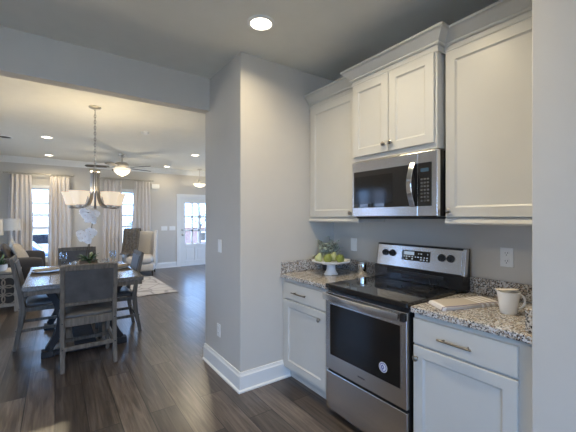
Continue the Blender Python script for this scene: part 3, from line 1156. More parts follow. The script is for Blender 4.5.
for i in range(5):
    t = 2 * math.pi * i / 5 + 0.40
    M = Matrix.Rotation(t, 4, 'Z') @ Matrix.Translation((0, 0, -0.278)) @ Matrix.Rotation(math.radians(12), 4, 'X')
    bl = MB()
    out = [(0.24, -0.055), (0.40, -0.065), (0.58, -0.072), (0.66, -0.060), (0.69, 0), (0.66, 0.060), (0.58, 0.072), (0.40, 0.065), (0.24, 0.055)]
    bl._skin([bl._new([(x, y, -0.004) for x, y in out]), bl._new([(x, y, 0.004) for x, y in out])])
    blo = obj('blade', bl.move(M), 'fan_blade', fn)
    obj('blade_iron', MB().box((0.11, -0.018, -0.012), (0.29, 0.018, -0.0045)).move(M), 'nickel', blo, bevel=0.002)
bulb(fn, (0, 0, -0.52), 11.0, 0.05)

# entry pendant
pd = thing('pendant_light', 'small bowl pendant light hanging in front of the entry door', 'pendant light', (3.30, 8.95, CE))
obj('canopy', MB().lathe([(0.065, 0), (0.065, -0.012), (0.03, -0.022), (0, -0.024)], (0, 0, 0), 20), 'nickel', pd, smooth=True)
obj('stem', MB().tube([(0, 0, -0.02), (0, 0, -0.36)], 0.008, 8).lathe([(0.02, -0.30), (0.035, -0.32), (0.03, -0.36), (0.015, -0.38), (0, -0.38)], (0, 0, 0), 16), 'nickel', pd, smooth=True)
am = MB()
for i in range(3):
    t = 2 * math.pi * i / 3 + 0.3
    am.tube([(0.02 * math.cos(t), 0.02 * math.sin(t), -0.25), (0.06 * math.cos(t), 0.06 * math.sin(t), -0.30), (0.150 * math.cos(t), 0.150 * math.sin(t), -0.415)], 0.005, 6)
obj('bracket', am, 'nickel', pd, smooth=True)
obj('bowl', MB().lathe([(0.17, -0.415), (0.165, -0.435), (0.13, -0.47), (0.07, -0.50), (0, -0.51)], (0, 0, 0), 24), 'bowl_lit', pd, smooth=True, label='lit glass bowl')
bulb(pd, (0, 0, -0.39), 4.0, 0.03)


# ---------------------------------------------------------------- curtains and rods
def curtain(label, x0, x1, seed):
    rnd = random.Random(seed)
    w = x1 - x0
    n = 5
    ph = rnd.uniform(0, 6)
    ks = [rnd.uniform(0.7, 1.2) for _ in range(4)]

    def fn_(u, v):
        z = 2.335 - v * 2.30
        spread = 0.86 + 0.14 * min(1, v * 2.2)
        x = (u - 0.5) * w * spread + 0.015 * math.sin(v * 5 + ph) * v
        amp = 0.026 + 0.018 * v
        y = amp * math.sin(2 * math.pi * n * u + ph * 0.2 + 0.35 * math.sin(3 * v + ph)) * (0.75 + 0.25 * math.sin(5 * u * ks[0] + ph))
        y += 0.005 * math.sin(2 * math.pi * 11 * u * ks[1] + ph)
        return (x, y, z)
    b = MB().grid(fn_, 72, 14)
    o = obj('curtain', b, 'curtain_fabric', None, smooth=True, solid=0.004)
    o.location = ((x0 + x1) / 2, FY - 0.115, 0)
    return tag(o, label, 'curtain', 'curtains on the far wall')


curtain('floor-length beige curtain at the far left, left of the first window', -0.84, -0.40, 1)
curtain('beige curtain between first window and the chandelier, right half of the left pair', -0.125, 0.31, 2)
curtain('beige curtain behind the chandelier shades, left half of the right pair', 0.96, 1.41, 3)
curtain('beige curtain at the far right, beside the bare wall and door chime', 1.64, 2.09, 4)


def rod(label, x0, x1):
    t = thing('curtain_rod', label, 'curtain rod', ((x0 + x1) / 2, FY - 0.115, 2.37))
    h = (x1 - x0) / 2
    obj('pole', MB().tube([(-h, 0, 0), (h, 0, 0)], 0.010, 8), 'nickel', t, smooth=True)
    for s in (-1, 1):
        obj('finial', MB().ball((s * (h + 0.015), 0, 0), 0.022), 'nickel', t, smooth=True)
        obj('bracket', MB().box((s * (h - 0.05) - 0.008, 0.0, -0.012), (s * (h - 0.05) + 0.008, 0.115, 0.012)), 'nickel', t)
    rg = MB()
    for k in range(7):
        for s in (-1, 1):
            x = s * (h - 0.09 - k * 0.055)
            rg.ring((x, 0, -0.012), 0.024, 0.003, 14, 5, (1, 0, 0))
    obj('rings', rg, 'nickel', t, smooth=True)
    return t


rod('thin metal curtain rod above the left window', -0.88, 0.34)
rod('thin metal curtain rod above the right window', 0.93, 2.13)

# ---------------------------------------------------------------- dining table
tx0, tx1, ty0, ty1 = -0.25, 0.795, 3.87, 5.35
tcx, tcy = (tx0 + tx1) / 2, (ty0 + ty1) / 2
dt = thing('dining_table', 'weathered grey wooden dining table on curved trestle legs', 'table', (tcx, tcy, 0))
hx, hy = (tx1 - tx0) / 2, (ty1 - ty0) / 2
tb = MB()
for i in range(5):
    x0 = -hx + i * 2 * hx / 5
    tb.box((x0 + 0.001, -hy + 0.11, 0.715), (x0 + 2 * hx / 5 - 0.001, hy - 0.11, 0.760))
tb.box((-hx, -hy, 0.715), (hx, -hy + 0.109, 0.760))
tb.box((-hx, hy - 0.109, 0.715), (hx, hy, 0.760))
obj('tabletop', tb, 'table_wood', dt, bevel=0.004)
ap = MB()
ap.box((-hx + 0.012, -hy + 0.012, 0.672), (hx - 0.012, -hy + 0.04, 0.7145))
ap.box((-hx + 0.012, hy - 0.04, 0.672), (hx - 0.012, hy - 0.012, 0.7145))
ap.box((-hx + 0.012, -hy + 0.041, 0.672), (-hx + 0.04, hy - 0.041, 0.7145))
ap.box((hx - 0.04, -hy + 0.041, 0.672), (hx - 0.012, hy - 0.041, 0.7145))
obj('apron', ap, 'weathered_wood', dt, bevel=0.003)
for sy in (-1, 1):
    yy = sy * (hy - 0.24)
    for s in (-1, 1):
        pts = []
        for k in range(15):
            q = k / 14
            z = 0.07 + q * 0.60
            x = 0.225 + 0.105 * abs(2 * q - 1) ** 2.0
            pts.append((s * x, yy, z))
        obj('leg', MB().bar(pts, 0.085, 0.062, up=(1, 0, 0)), 'trestle_wood', dt, bevel=0.004)
    obj('foot', MB().box((-0.28, yy - 0.040, 0.012), (0.28, yy + 0.040, 0.050)).box((-0.385, yy - 0.050, 0), (-0.281, yy + 0.050, 0.068)).box((0.281, yy - 0.050, 0), (0.385, yy + 0.050, 0.068)), 'trestle_wood', dt, bevel=0.005)
    obj('crossbar', MB().box((-0.36, yy - 0.045, 0.655), (0.36, yy + 0.045, 0.714)), 'trestle_wood', dt, bevel=0.004)
obj('stretcher', MB().box((-0.07, -hy + 0.29, 0.30), (0.07, hy - 0.29, 0.38)).box((-0.10, -hy + 0.29, 0.012), (0.10, hy - 0.29, 0.05)), 'trestle_wood', dt, bevel=0.004)


# ---------------------------------------------------------------- dining chairs
def dining_chair(label, loc, rz):
    t = thing('dining_chair', label, 'chair', loc, rz, 'chairs around the dining table')
    w = 0.212

    def post(s):
        return MB().bar([(s * w, -0.262, 0), (s * w, -0.215, 0.25), (s * w, -0.195, 0.45), (s * w, -0.215, 0.60), (s * w, -0.290, 0.965)],
                        0.036, [0.036, 0.044, 0.050, 0.044, 0.032], up=(0, 1, 0))
    for s in (-1, 1):
        lg_ = obj('leg', post(s), 'weathered_wood', t, bevel=0.004, label='back leg rising into the back post')
        bt = MB()
        for z, y in ((0.435, -0.222), (0.205, -0.247)):
            bt.lathe([(0.006, 0), (0.006, -0.006), (0, -0.007)], (s * w, y, z), 10, 'Y')
        obj('bolt', bt, 'bolt_dark', lg_)
        obj('leg', MB().bar([(s * 0.195, 0.165, 0), (s * 0.195, 0.165, 0.43)], [0.034, 0.042], [0.034, 0.042], up=(0, 1, 0)), 'weathered_wood', t, bevel=0.004)
        obj('side_stretcher', MB().beam((s * 0.20, -0.225, 0.20), (s * 0.197, 0.15, 0.20), 0.022, 0.032), 'weathered_wood', t, bevel=0.003)
    obj('stretcher', MB().box((-w + 0.018, -0.243, 0.185), (w - 0.018, -0.221, 0.222)), 'weathered_wood', t, bevel=0.003)
    obj('front_stretcher', MB().box((-0.178, 0.155, 0.145), (0.178, 0.175, 0.178)), 'weathered_wood', t, bevel=0.003)
    ap_ = MB()
    ap_.box((-w + 0.018, -0.212, 0.395), (w - 0.018, -0.186, 0.468))
    ap_.box((-0.19, 0.150, 0.395), (0.19, 0.176, 0.440))
    for s in (-1, 1):
        ap_.box((s * 0.198 - 0.012, -0.18, 0.395), (s * 0.198 + 0.012, 0.148, 0.440))
    obj('seat_rail', ap_, 'weathered_wood', t, bevel=0.003)
    obj('seat', MB().cushion((-0.225, -0.165, 0.441), (0.225, 0.195, 0.505), 0.012, 6), 'grey_leather', t, smooth=True)
    # framed, padded back
    tr = Matrix.Translation((0, -0.215, 0.60)) @ Matrix.Rotation(math.radians(11.6), 4, 'X')
    obj('top_rail', MB().box((-w + 0.017, -0.014, 0.327), (w - 0.017, 0.014, 0.378)).move(tr), 'weathered_wood', t, bevel=0.004)
    obj('lower_rail', MB().box((-w + 0.017, -0.014, -0.012), (w - 0.017, 0.014, 0.020)).move(tr), 'weathered_wood', t, bevel=0.004)
    obj('backrest', MB().cushion((-w + 0.018, -0.0125, 0.0205), (w - 0.018, 0.028, 0.3265), 0.0015, 6, 0.005).move(tr), 'grey_leather', t, smooth=True)
    return t


c0 = dining_chair('grey dining chair nearest the camera, its back turned to us', (0.265, 3.84, 0), 0)
dup(c0, 'grey dining chair at the left side of the table beside the fretwork console', (-0.085, 4.675, 0), -R90)
dup(c0, 'grey dining chair at the right side of the table before the rug', (0.595, 4.585, 0), R90)
dup(c0, 'grey dining chair at the far table end behind the orchid, facing us', (0.265, 5.36, 0), math.pi)


# ---------------------------------------------------------------- on the dining table
def petal_flower(b, c, r, nrm, rnd):
    n = Vector(nrm).normalized()
    ref = Vector((0, 0, 1)) if abs(n.z) < 0.8 else Vector((1, 0, 0))
    u = ref.cross(n).normalized()
    v = n.cross(u)
    c = Vector(c)
    for k in range(5):
        a = 2 * math.pi * k / 5 + rnd.uniform(-0.2, 0.2) + math.pi / 2
        d = u * math.cos(a) + v * math.sin(a)
        e = n.cross(d)
        L_ = r * rnd.uniform(0.9, 1.1)
        wd = r * 0.60
        mid = b._new([c, c + d * L_ * 0.4 + e * wd * 0.8 + n * 0.006, c + d * L_ * 0.8 + e * wd * 0.85 + n * 0.012, c + d * L_ + n * 0.002,
                      c + d * L_ * 0.8 - e * wd * 0.85 + n * 0.012, c + d * L_ * 0.4 - e * wd * 0.8 + n * 0.006])
        b.face(mid)


def leaf(b, base, tip, width, droop=0.0, n=5):
    base, tip = Vector(base), Vector(tip)
    d = tip - base
    side = d.cross(Vector((0, 0, 1)))
    if side.length < 1e-5:
        side = Vector((1, 0, 0))
    side.normalize()
    L_ = []
    R_ = []
    for i in range(n + 1):
        q = i / n
        p = base + d * q + Vector((0, 0, -droop * q * q))
        w_ = width * math.sin(math.pi * min(1, 0.12 + q * 0.86)) * 0.5
        L_.append(b.bm.verts.new(p + side * w_ + Vector((0, 0, w_ * 0.3))))
        R_.append(b.bm.verts.new(p - side * w_ + Vector((0, 0, w_ * 0.3))))
    for i in range(n):
        b.face([L_[i], L_[i + 1], R_[i + 1], R_[i]])


rnd = random.Random(11)
orc = thing('potted_orchid', 'white orchid with two bloom clusters in a low wooden planter on the table', 'potted plant', (0.335, 4.75, 0.7605))
pb = MB()
pb.box((-0.095, -0.07, 0), (0.095, -0.06, 0.115)).box((-0.095, 0.06, 0), (0.095, 0.07, 0.115))
pb.box((-0.095, -0.06, 0), (-0.085, 0.06, 0.115)).box((0.085, -0.06, 0), (0.095, 0.06, 0.115)).box((-0.085, -0.06, 0), (0.085, 0.06, 0.10))
obj('planter', pb, 'planter_wood', orc, bevel=0.002)
lf = MB()
for k in range(22):
    a = 2 * math.pi * k / 22 + rnd.uniform(-0.2, 0.2)
    r = rnd.uniform(0.07, 0.17)
    leaf(lf, (0.02 * math.cos(a), 0.02 * math.sin(a), 0.10), (r * math.cos(a), r * math.sin(a), rnd.uniform(0.13, 0.25)), 0.050, 0.045)
obj('leaves', lf, 'leaf_green', orc, smooth=True, solid=0.002)
stems = [[(0, 0, 0.06), (0.01, 0, 0.25), (0.035, 0.0, 0.50), (0.05, -0.02, 0.63), (0.01, -0.05, 0.70), (-0.05, -0.07, 0.69)],
         [(-0.02, 0, 0.06), (-0.02, 0, 0.20), (0.02, -0.02, 0.38), (0.0, -0.05, 0.47), (-0.06, -0.07, 0.44)]]
for s_ in stems:
    obj('stem', MB().tube(s_, 0.0045, 6), 'stem_brown', orc, smooth=True)
cl = [(0.02, -0.06, 0.735), (-0.035, -0.085, 0.70), (0.045, -0.075, 0.675), (0.075, -0.05, 0.715), (-0.005, -0.09, 0.655), (-0.055, -0.07, 0.745), (0.055, -0.06, 0.64),
      (0.02, -0.085, 0.43), (-0.035, -0.095, 0.405), (0.045, -0.06, 0.455), (-0.085, -0.08, 0.445), (-0.01, -0.095, 0.365), (-0.065, -0.085, 0.39), (0.01, -0.08, 0.47)]
for p in cl:
    if p[2] > 0.55:
        p = (p[0], p[1], p[2] - 0.035)
    b = MB()
    nrm = (-0.45 + rnd.uniform(-0.4, 0.4), -0.85, rnd.uniform(-0.2, 0.25))
    petal_flower(b, p, 0.050, nrm, rnd)
    f = obj('flower', b, 'petal_white', orc, solid=0.002)
    n = Vector(nrm).normalized()
    obj('flower_heart', MB().ball(Vector(p) + n * 0.006, 0.005, 8, 6), 'petal_heart', f, smooth=True)


def wine_glass(label, x, y):
    o = obj('wine_glass', MB().lathe([(0.034, 0), (0.034, 0.003), (0.006, 0.008), (0.004, 0.015), (0.004, 0.085), (0.010, 0.094), (0.032, 0.115), (0.041, 0.145),
                                     (0.040, 0.175), (0.034, 0.205), (0.0325, 0.205), (0.0385, 0.175), (0.0395, 0.145), (0.030, 0.118), (0, 0.100)], (0, 0, 0), 20),
            'wine_glass', None, smooth=True)
    o.location = (x, y, 0.7605)
    return tag(o, label, 'wine glass', 'glasses on the dining table')


wine_glass('stemmed wine glass at the table\'s left, left of the orchid', 0.085, 4.93)
wine_glass('stemmed wine glass at the table\'s right, right of the orchid', 0.62, 4.86)


def tumbler(label, x, y):
    o = obj('water_glass', MB().lathe([(0.030, 0), (0.036, 0.004), (0.043, 0.05), (0.038, 0.098), (0.0365, 0.098), (0.041, 0.05), (0.034, 0.010), (0, 0.009)], (0, 0, 0), 20), 'wine_glass', None, smooth=True)
    o.location = (x, y, 0.7605)
    return tag(o, label, 'drinking glass', 'glasses on the dining table')


tumbler('short stemless glass in front of the orchid planter, left of the pair', 0.155, 4.80)
tumbler('short stemless glass touching the orchid planter\'s left side, right of the pair', 0.215, 4.86)
tumbler('short stemless glass between orchid and right wine glass', 0.545, 4.93)

cd = thing('candle_holder', 'small white square candle block right of the orchid planter', 'candle', (0.475, 4.80, 0.7605))
obj('block', MB().box((-0.03, -0.03, 0), (0.03, 0.03, 0.075)), 'porcelain', cd, bevel=0.004)
obj('wick', MB().tube([(0, 0, 0.074), (0.001, 0, 0.088)], 0.0015, 5), 'slot_dark', cd)


def setting(where, x, y, rz):
    m = obj('placemat', MB().box((-0.20, -0.14, 0), (0.20, 0.14, 0.004)), 'placemat_weave', None, bevel=0.001)
    m.location = (x, y, 0.7603)
    m.rotation_euler = (0, 0, rz)
    tag(m, 'dark woven placemat ' + where, 'placemat', 'placemats on the dining table')
    p = obj('dinner_plate', MB().lathe([(0.075, 0), (0.085, 0.003), (0.130, 0.016), (0.130, 0.019), (0.085, 0.007), (0, 0.006)], (0, 0, 0), 32), 'porcelain_grey', None, smooth=True)
    p.location = (x, y, 0.7646)
    tag(p, 'pale grey dinner plate ' + where, 'plate', 'plates on the dining table')
    n = MB()

    def fn2(u, v):
        xx = (u - 0.5) * 0.13 * (1 + 0.12 * math.sin(5 * v))
        yy = (v - 0.5) * 0.24
        return (xx, yy, 0.020 + 0.012 * math.sin(math.pi * u) + 0.005 * math.sin(9 * u + 4 * v))
    n.grid(fn2, 12, 12)
    k = obj('napkin', n, 'napkin_tan', None, smooth=True, solid=0.012)
    k.location = (x, y, 0.7705)
    k.rotation_euler = (0, 0, rz + 0.3)
    tag(k, 'tan folded cloth napkin ' + where, 'napkin', 'napkins on the dining table')


setting('at the left place beside the left chair', -0.085, 4.74, R90)
setting('at the right place before the right chair', 0.63, 4.58, R90)
setting('at the far place under the far chair', 0.265, 5.19, 0)
setting('at the near place behind the nearest chair', 0.265, 4.04, 0)

# ---------------------------------------------------------------- living room
rg = obj('area_rug', MB().box((-0.12, 6.24, 0.0005), (1.88, 8.22, 0.012)), 'rug_pile', None, bevel=0.004)
tag(rg, 'pale patterned area rug on the dark floor past the dining table', 'rug')

sf = thing('sofa', 'dark grey fabric sofa with two square arms at the left', 'sofa', (-0.64, 7.75, 0))
obj('base', MB().box((-0.46, -0.78, 0.09), (0.42, 0.78, 0.30)), 'sofa_fabric', sf, bevel=0.02)
for y in (-0.80, 0.60):
    obj('arm', MB().cushion((-0.46, y, 0.08), (0.47, y + 0.20, 0.72), 0.010, 8), 'sofa_fabric', sf, smooth=True)
obj('backrest', MB().cushion((-0.47, -0.60, 0.28), (-0.24, 0.60, 0.86), 0.02, 8), 'sofa_fabric', sf, smooth=True)
for y in (-0.59, 0.005):
    obj('seat_cushion', MB().cushion((-0.24, y, 0.30), (0.45, y + 0.585, 0.47), 0.015, 8), 'sofa_fabric', sf, smooth=True)
for x in (-0.40, 0.36):
    for y in (-0.70, 0.70):
        obj('leg', MB().lathe([(0.016, 0), (0.026, 0.09), (0, 0.0905)], (x, y, 0), 12), 'leg_dark', sf, smooth=True)


def pillow(label, loc, rx, rz, m, s=0.42):
    o = obj('throw_pillow', MB().cushion((-s / 2, -0.035, -s / 2), (s / 2, 0.035, s / 2), 0.040, 8), m, None, smooth=True)
    o.location = loc
    o.rotation_euler = (rx, 0, rz)
    return tag(o, label, 'pillow', 'pillows on the sofa')


pillow('tan throw pillow at the right of three leaning at the near end of the sofa', (-0.47, 7.44, 0.700), -0.42, R90 - 0.12, 'pillow_tan', 0.45)
pillow('dark brown throw pillow between the two tan pillows on the sofa', (-0.635, 7.44, 0.705), -0.40, R90, 'pillow_dark', 0.45)
pillow('tan throw pillow at the left of three, against the sofa back', (-0.795, 7.44, 0.71), -0.36, R90 + 0.05, 'pillow_tan', 0.45)

# fretwork console
cn = thing('side_table', 'pale wooden side table with a fretwork front at the left edge', 'side table', (-0.80, 6.60, 0))
obj('top', MB().box((-0.36, -0.25, 0.565), (0.36, 0.25, 0.60)), 'console_wood', cn, bevel=0.004)
for x in (-0.33, 0.33):
    for y in (-0.22, 0.22):
        obj('leg', MB().box((x - 0.025, y - 0.025, 0), (x + 0.025, y + 0.025, 0.5645)), 'console_wood', cn, bevel=0.003)
rl = MB()
for z in (0.10, 0.53):
    rl.box((-0.304, -0.235, z - 0.022), (0.304, -0.215, z + 0.022)).box((-0.304, 0.215, z - 0.022), (0.304, 0.235, z + 0.022))
    for x in (-0.33, 0.33):
        rl.box((x - 0.01, -0.194, z - 0.022), (x + 0.01, 0.194, z + 0.022))
obj('rail', rl, 'console_wood', cn, bevel=0.002)
ft = MB()
for i in range(5):
    for j in range(3):
        cx_, cz_ = -0.240 + i * 0.120, 0.195 + j * 0.120
        ft.ring((cx_, -0.222, cz_), 0.078, 0.009, 22, 4, (0, 1, 0))
obj('fretwork', ft, 'console_wood', cn)
obj('back_panel', MB().box((-0.304, 0.200, 0.123), (0.304, 0.208, 0.507)), 'console_inside', cn)
obj('front_panel', MB().box((-0.304, -0.205, 0.123), (0.304, -0.200, 0.507)), 'console_inside', cn)


def table_lamp(label, loc):
    t = thing('table_lamp', label, 'table lamp', loc, 0, 'pair of table lamps')
    z = loc[2]
    b = MB()
    obj('base', b.lathe([(0.075, 0), (0.078, 0.012), (0.03, 0.025), (0.018, 0.05), (0.030, 0.11), (0.058, 0.18), (0.066, 0.23), (0.048, 0.31), (0.018, 0.38), (0.012, 0.42), (0.012, 1.16 - z), (0, 1.161 - z)], (0, 0, 0), 20), 'lamp_base', t, smooth=True)
    s = MB()
    o_ = [(0.135, 1.125 - z), (0.150, 1.125 - z), (0.140, 1.372 - z), (0.136, 1.372 - z), (0.146, 1.130 - z), (0.135, 1.130 - z)]
    s.lathe([(0.150, 1.125 - z), (0.138, 1.372 - z), (0.134, 1.372 - z), (0.146, 1.125 - z), (0.150, 1.125 - z)], (0, 0, 0), 28)
    bmesh.ops.delete(s.bm, geom=[f for f in s.bm.faces if len(f.verts) > 4], context='FACES')
    obj('lamp_shade', s, 'linen_shade', t, smooth=True, label='off-white drum shade')
    obj('harp', MB().tube([(0, 0, 1.15 - z), (0, 0, 1.385 - z)], 0.004, 6).beam((-0.136, 0, 1.362 - z), (0.136, 0, 1.362 - z), 0.004, 0.004), 'nickel', t)
    return t


table_lamp('cream-shaded table lamp cut off by the left picture edge, on the fretwork table', (-0.80, 6.70, 0.6005))
table_lamp('cream-shaded table lamp before the left curtain on the far end table', (-0.735, 8.92, 0.585))
et = thing('end_table', 'small dark end table beyond the sofa under the far lamp', 'side table', (-0.76, 8.93, 0))
obj('top', MB().box((-0.24, -0.22, 0.555), (0.24, 0.22, 0.5845)), 'leg_dark', et, bevel=0.004)
for x in (-0.21, 0.21):
    for y in (-0.19, 0.19):
        obj('leg', MB().box((x - 0.02, y - 0.02, 0), (x + 0.02, y + 0.02, 0.5545)), 'leg_dark', et)
obj('shelf', MB().box((-0.189, -0.169, 0.15), (0.189, 0.169, 0.17)), 'leg_dark', et)

pp = thing('potted_fern', 'leafy green plant in a white pot at the left picture edge', 'potted plant', (-0.665, 6.46, 0.6005))
obj('pot', MB().lathe([(0.055, 0), (0.075, 0.01), (0.088, 0.06), (0.085, 0.10), (0.078, 0.10), (0.075, 0.08), (0, 0.08)], (0, 0, 0), 20), 'porcelain', pp, smooth=True)
lf = MB()
for k in range(46):
    a = rnd.uniform(0, 6.28)
    r = rnd.uniform(0.04, 0.15)
    h = rnd.uniform(0.14, 0.30)
    leaf(lf, (0.02 * math.cos(a), 0.02 * math.sin(a), 0.08), (r * math.cos(a), r * math.sin(a), h), 0.035, 0.05)
obj('foliage', lf, 'leaf_green', pp, smooth=True, solid=0.0015)

# wing chair
wc = thing('wing_chair', 'cream upholstered high-back armchair by the far window', 'armchair', (1.72, 8.68, 0), math.radians(162))
obj('seat', MB().cushion((-0.28, -0.20, 0.30), (0.28, 0.36, 0.47), 0.02, 8), 'cream_fabric', wc, smooth=True)
obj('base', MB().cushion((-0.33, -0.30, 0.11), (0.33, 0.35, 0.305), 0.004, 6), 'cream_fabric', wc, smooth=True)
obj('backrest', MB().cushion((-0.30, -0.34, 0.26), (0.30, -0.18, 1.04), 0.012, 8).move(Matrix.Translation((0, -0.22, 0.3)) @ Matrix.Rotation(math.radians(6), 4, 'X') @ Matrix.Translation((0, 0.22, -0.3))), 'cream_fabric', wc, smooth=True)
for s in (-1, 1):
    wg = MB()
    prof = [(-0.36, 0.20), (0.12, 0.20), (0.08, 0.55), (-0.02, 0.80), (-0.09, 1.01), (-0.15, 1.05), (-0.42, 1.06)]
    xa, xb = s * 0.285, s * 0.355
    wg._skin([wg._new([(xa, y, z) for y, z in prof]), wg._new([(xb, y, z) for y, z in prof])])
    obj('wing', wg, 'cream_fabric', wc, bevel=0.02, seg=3, smooth=True)
for x in (-0.29, 0.29):
    for y in (-0.26, 0.29):
        obj('leg', MB().bar([(x * 0.98, y, 0.125), (x, y + (-0.03 if y < 0 else 0), 0)], [0.05, 0.03], [0.05, 0.03], up=(0, 1, 0)), 'leg_dark', wc, bevel=0.003)
# throw draped over the chair's back corner
th = MB()


def throw_fn(u, v):
    # u across, v from the back of the chair, over the top, down the front to the seat
    path = [(-0.465, 0.62), (-0.475, 0.85), (-0.46, 1.09), (-0.34, 1.115), (-0.12, 1.10), (-0.045, 1.02), (0.015, 0.86), (0.09, 0.68), (0.15, 0.56), (0.27, 0.525)]
    q = v * (len(path) - 1)
    i = min(int(q), len(path) - 2)
    f = q - i
    y = path[i][0] * (1 - f) + path[i + 1][0] * f
    z = path[i][1] * (1 - f) + path[i + 1][1] * f
    x = 0.04 + (0.33 + 0.05 * v) * u + 0.012 * math.sin(9 * v + 4 * u)
    rip = 0.016 * math.sin(u * 26 + 2 * v)
    return (x, y + rip, z + abs(rip) * 0.6)


th.grid(throw_fn, 26, 40)
tho = obj('throw_blanket', th, 'throw_knit', None, smooth=True, solid=0.014)
tho.location = (1.72, 8.68, 0)
tho.rotation_euler = (0, 0, math.radians(162))
tag(tho, 'dark knitted throw blanket draped over the cream armchair', 'blanket')

# ---------------------------------------------------------------- on the worktops
ckx, cky, ckz = 1.93, 2.095, 0.9155
cs_ = thing('cake_stand', 'white pedestal cake stand holding green pears on the left worktop', 'cake stand', (ckx, cky, ckz))
obj('pedestal', MB().lathe([(0.060, 0), (0.062, 0.006), (0.050, 0.018), (0.038, 0.045), (0.036, 0.075), (0.045, 0.090), (0, 0.0905)], (0, 0, 0), 28), 'porcelain', cs_, smooth=True)
obj('plate', MB().lathe([(0.045, 0.091), (0.135, 0.098), (0.168, 0.112), (0.172, 0.122), (0.166, 0.122), (0.135, 0.108), (0, 0.104)], (0, 0, 0), 8, rot=math.radians(22)), 'porcelain', cs_, bevel=0.002)


def pear(label, x, y, s, m, tilt, rz):
    t = thing('pear', label, 'pear', (ckx + x, cky + y, ckz + 0.1045), rz, 'pears on the cake stand')
    pr = [(0.0, 0.0), (0.020, 0.001), (0.034, 0.012), (0.040, 0.030), (0.036, 0.048), (0.025, 0.064), (0.018, 0.078), (0.010, 0.087), (0, 0.089)]
    R_ = Matrix.Translation((0, 0, 0.036 * s)) @ Matrix.Rotation(tilt, 4, 'X') @ Matrix.Translation((0, 0, -0.036 * s))
    obj('flesh', MB().lathe([(r * s, h * s) for r, h in pr], (0, 0, 0), 20).move(R_), m, t, smooth=True)
    obj('stem', MB().tube([(0, 0, 0.087 * s), (0.002, 0.003, 0.100 * s), (0.006, 0.006, 0.108 * s)], 0.002, 6).move(R_), 'stem_brown', t)
    return t


pear('palest green pear, leftmost on the cake stand', -0.085, 0.060, 0.90, 'pear_pale', 0.25, 0.4)
pear('green pear second from the left on the cake stand', -0.040, -0.005, 0.98, 'pear_green', 0.9, 2.0)
pear('green pear rightmost on the cake stand', 0.048, -0.062, 0.95, 'pear_green', 1.1, -0.7)
pear('pale green pear standing behind the right-hand pears', 0.058, 0.030, 0.92, 'pear_pale', 0.1, 1.0)

hp_ = thing('potted_herb', 'small leafy grey-green plant behind the cake stand in the corner', 'potted plant', (2.05, 2.275, 0.9155))
obj('pot', MB().lathe([(0.040, 0), (0.044, 0.01), (0.052, 0.085), (0.055, 0.095), (0.048, 0.095), (0.045, 0.08), (0, 0.08)], (0, 0, 0), 20), 'pot_dark', hp_, smooth=True)
lf = MB()
tw = MB()
rnd = random.Random(5)
for k in range(40):
    a = rnd.uniform(0, 6.28)
    r = rnd.uniform(0.015, 0.125)
    h = rnd.uniform(0.18, 0.325) - r * 0.5
    tip = Vector((r * math.cos(a), r * math.sin(a), h))
    base_ = Vector((0.015 * math.cos(a), 0.015 * math.sin(a), 0.08))
    tw.tube([base_, (base_ + tip) / 2 + Vector((0, 0, 0.01)), tip], 0.0014, 5)
    for q in (0.35, 0.5, 0.62, 0.74, 0.86, 0.97):
        p = base_ + (tip - base_) * q
        for s in range(2):
            aa = rnd.uniform(0, 6.28)
            leaf(lf, p, p + Vector((0.042 * math.cos(aa), 0.042 * math.sin(aa), rnd.uniform(-0.006, 0.024))), 0.030, 0.004, 3)
obj('foliage', lf, 'leaf_pale', hp_, smooth=True, solid=0.0012)
obj('twigs', tw, 'stem_brown', hp_)

jn = thing('canister', 'small shiny steel canister beside the stove on the left worktop', 'canister', (2.12, 1.915, 0.9155))
obj('body', MB().lathe([(0.042, 0), (0.044, 0.004), (0.044, 0.095), (0, 0.0955)], (0, 0, 0), 28), 'bright_chrome', jn, smooth=True)
obj('lid', MB().lathe([(0.045, 0.096), (0.046, 0.100), (0.046, 0.112), (0.040, 0.117), (0, 0.118)], (0, 0, 0), 28), 'nickel', jn, smooth=True)

# folded towel
tw_ = MB()
A, B_, C_, D_ = Vector((1.735, 1.078, 0)), Vector((1.642, 0.935, 0)), Vector((2.035, 0.800, 0)), Vector((2.10, 0.955, 0))
uvs = {}


def layer(z, grow, wob):
    def f(u, v):
        p = (A * (1 - u) + D_ * u) * (1 - v) + (B_ * (1 - u) + C_ * u) * v
        c_ = (A + B_ + C_ + D_) / 4
        p = c_ + (p - c_) * grow
        e = min(u, 1 - u, v, 1 - v)
        return Vector((p.x, p.y, z - 0.003 * max(0, 1 - e / 0.06) + wob * math.sin(7 * u + 3 * v)))
    nu, nv = 20, 10
    vs = [[tw_.bm.verts.new(f(i / nu, j / nv)) for j in range(nv + 1)] for i in range(nu + 1)]
    lay = tw_.bm.loops.layers.uv.verify()
    for i in range(nu):
        for j in range(nv):
            fc = tw_.bm.faces.new([vs[i][j], vs[i + 1][j], vs[i + 1][j + 1], vs[i][j + 1]])
            for lp, (a_, b2) in zip(fc.loops, ((i, j), (i + 1, j), (i + 1, j + 1), (i, j + 1))):
                lp[lay].uv = (a_ / nu, b2 / nv)


layer(0.0055, 1.0, 0.0)
layer(0.0105, 0.985, 0.0008)
layer(0.0160, 0.96, 0.0015)
to = obj('dish_towel', tw_, 'towel_cloth', None, smooth=True, solid=0.0040)
to.location = (0, 0, 0.9155)
tag(to, 'folded striped cloth towel on the right worktop beside the stove', 'towel')

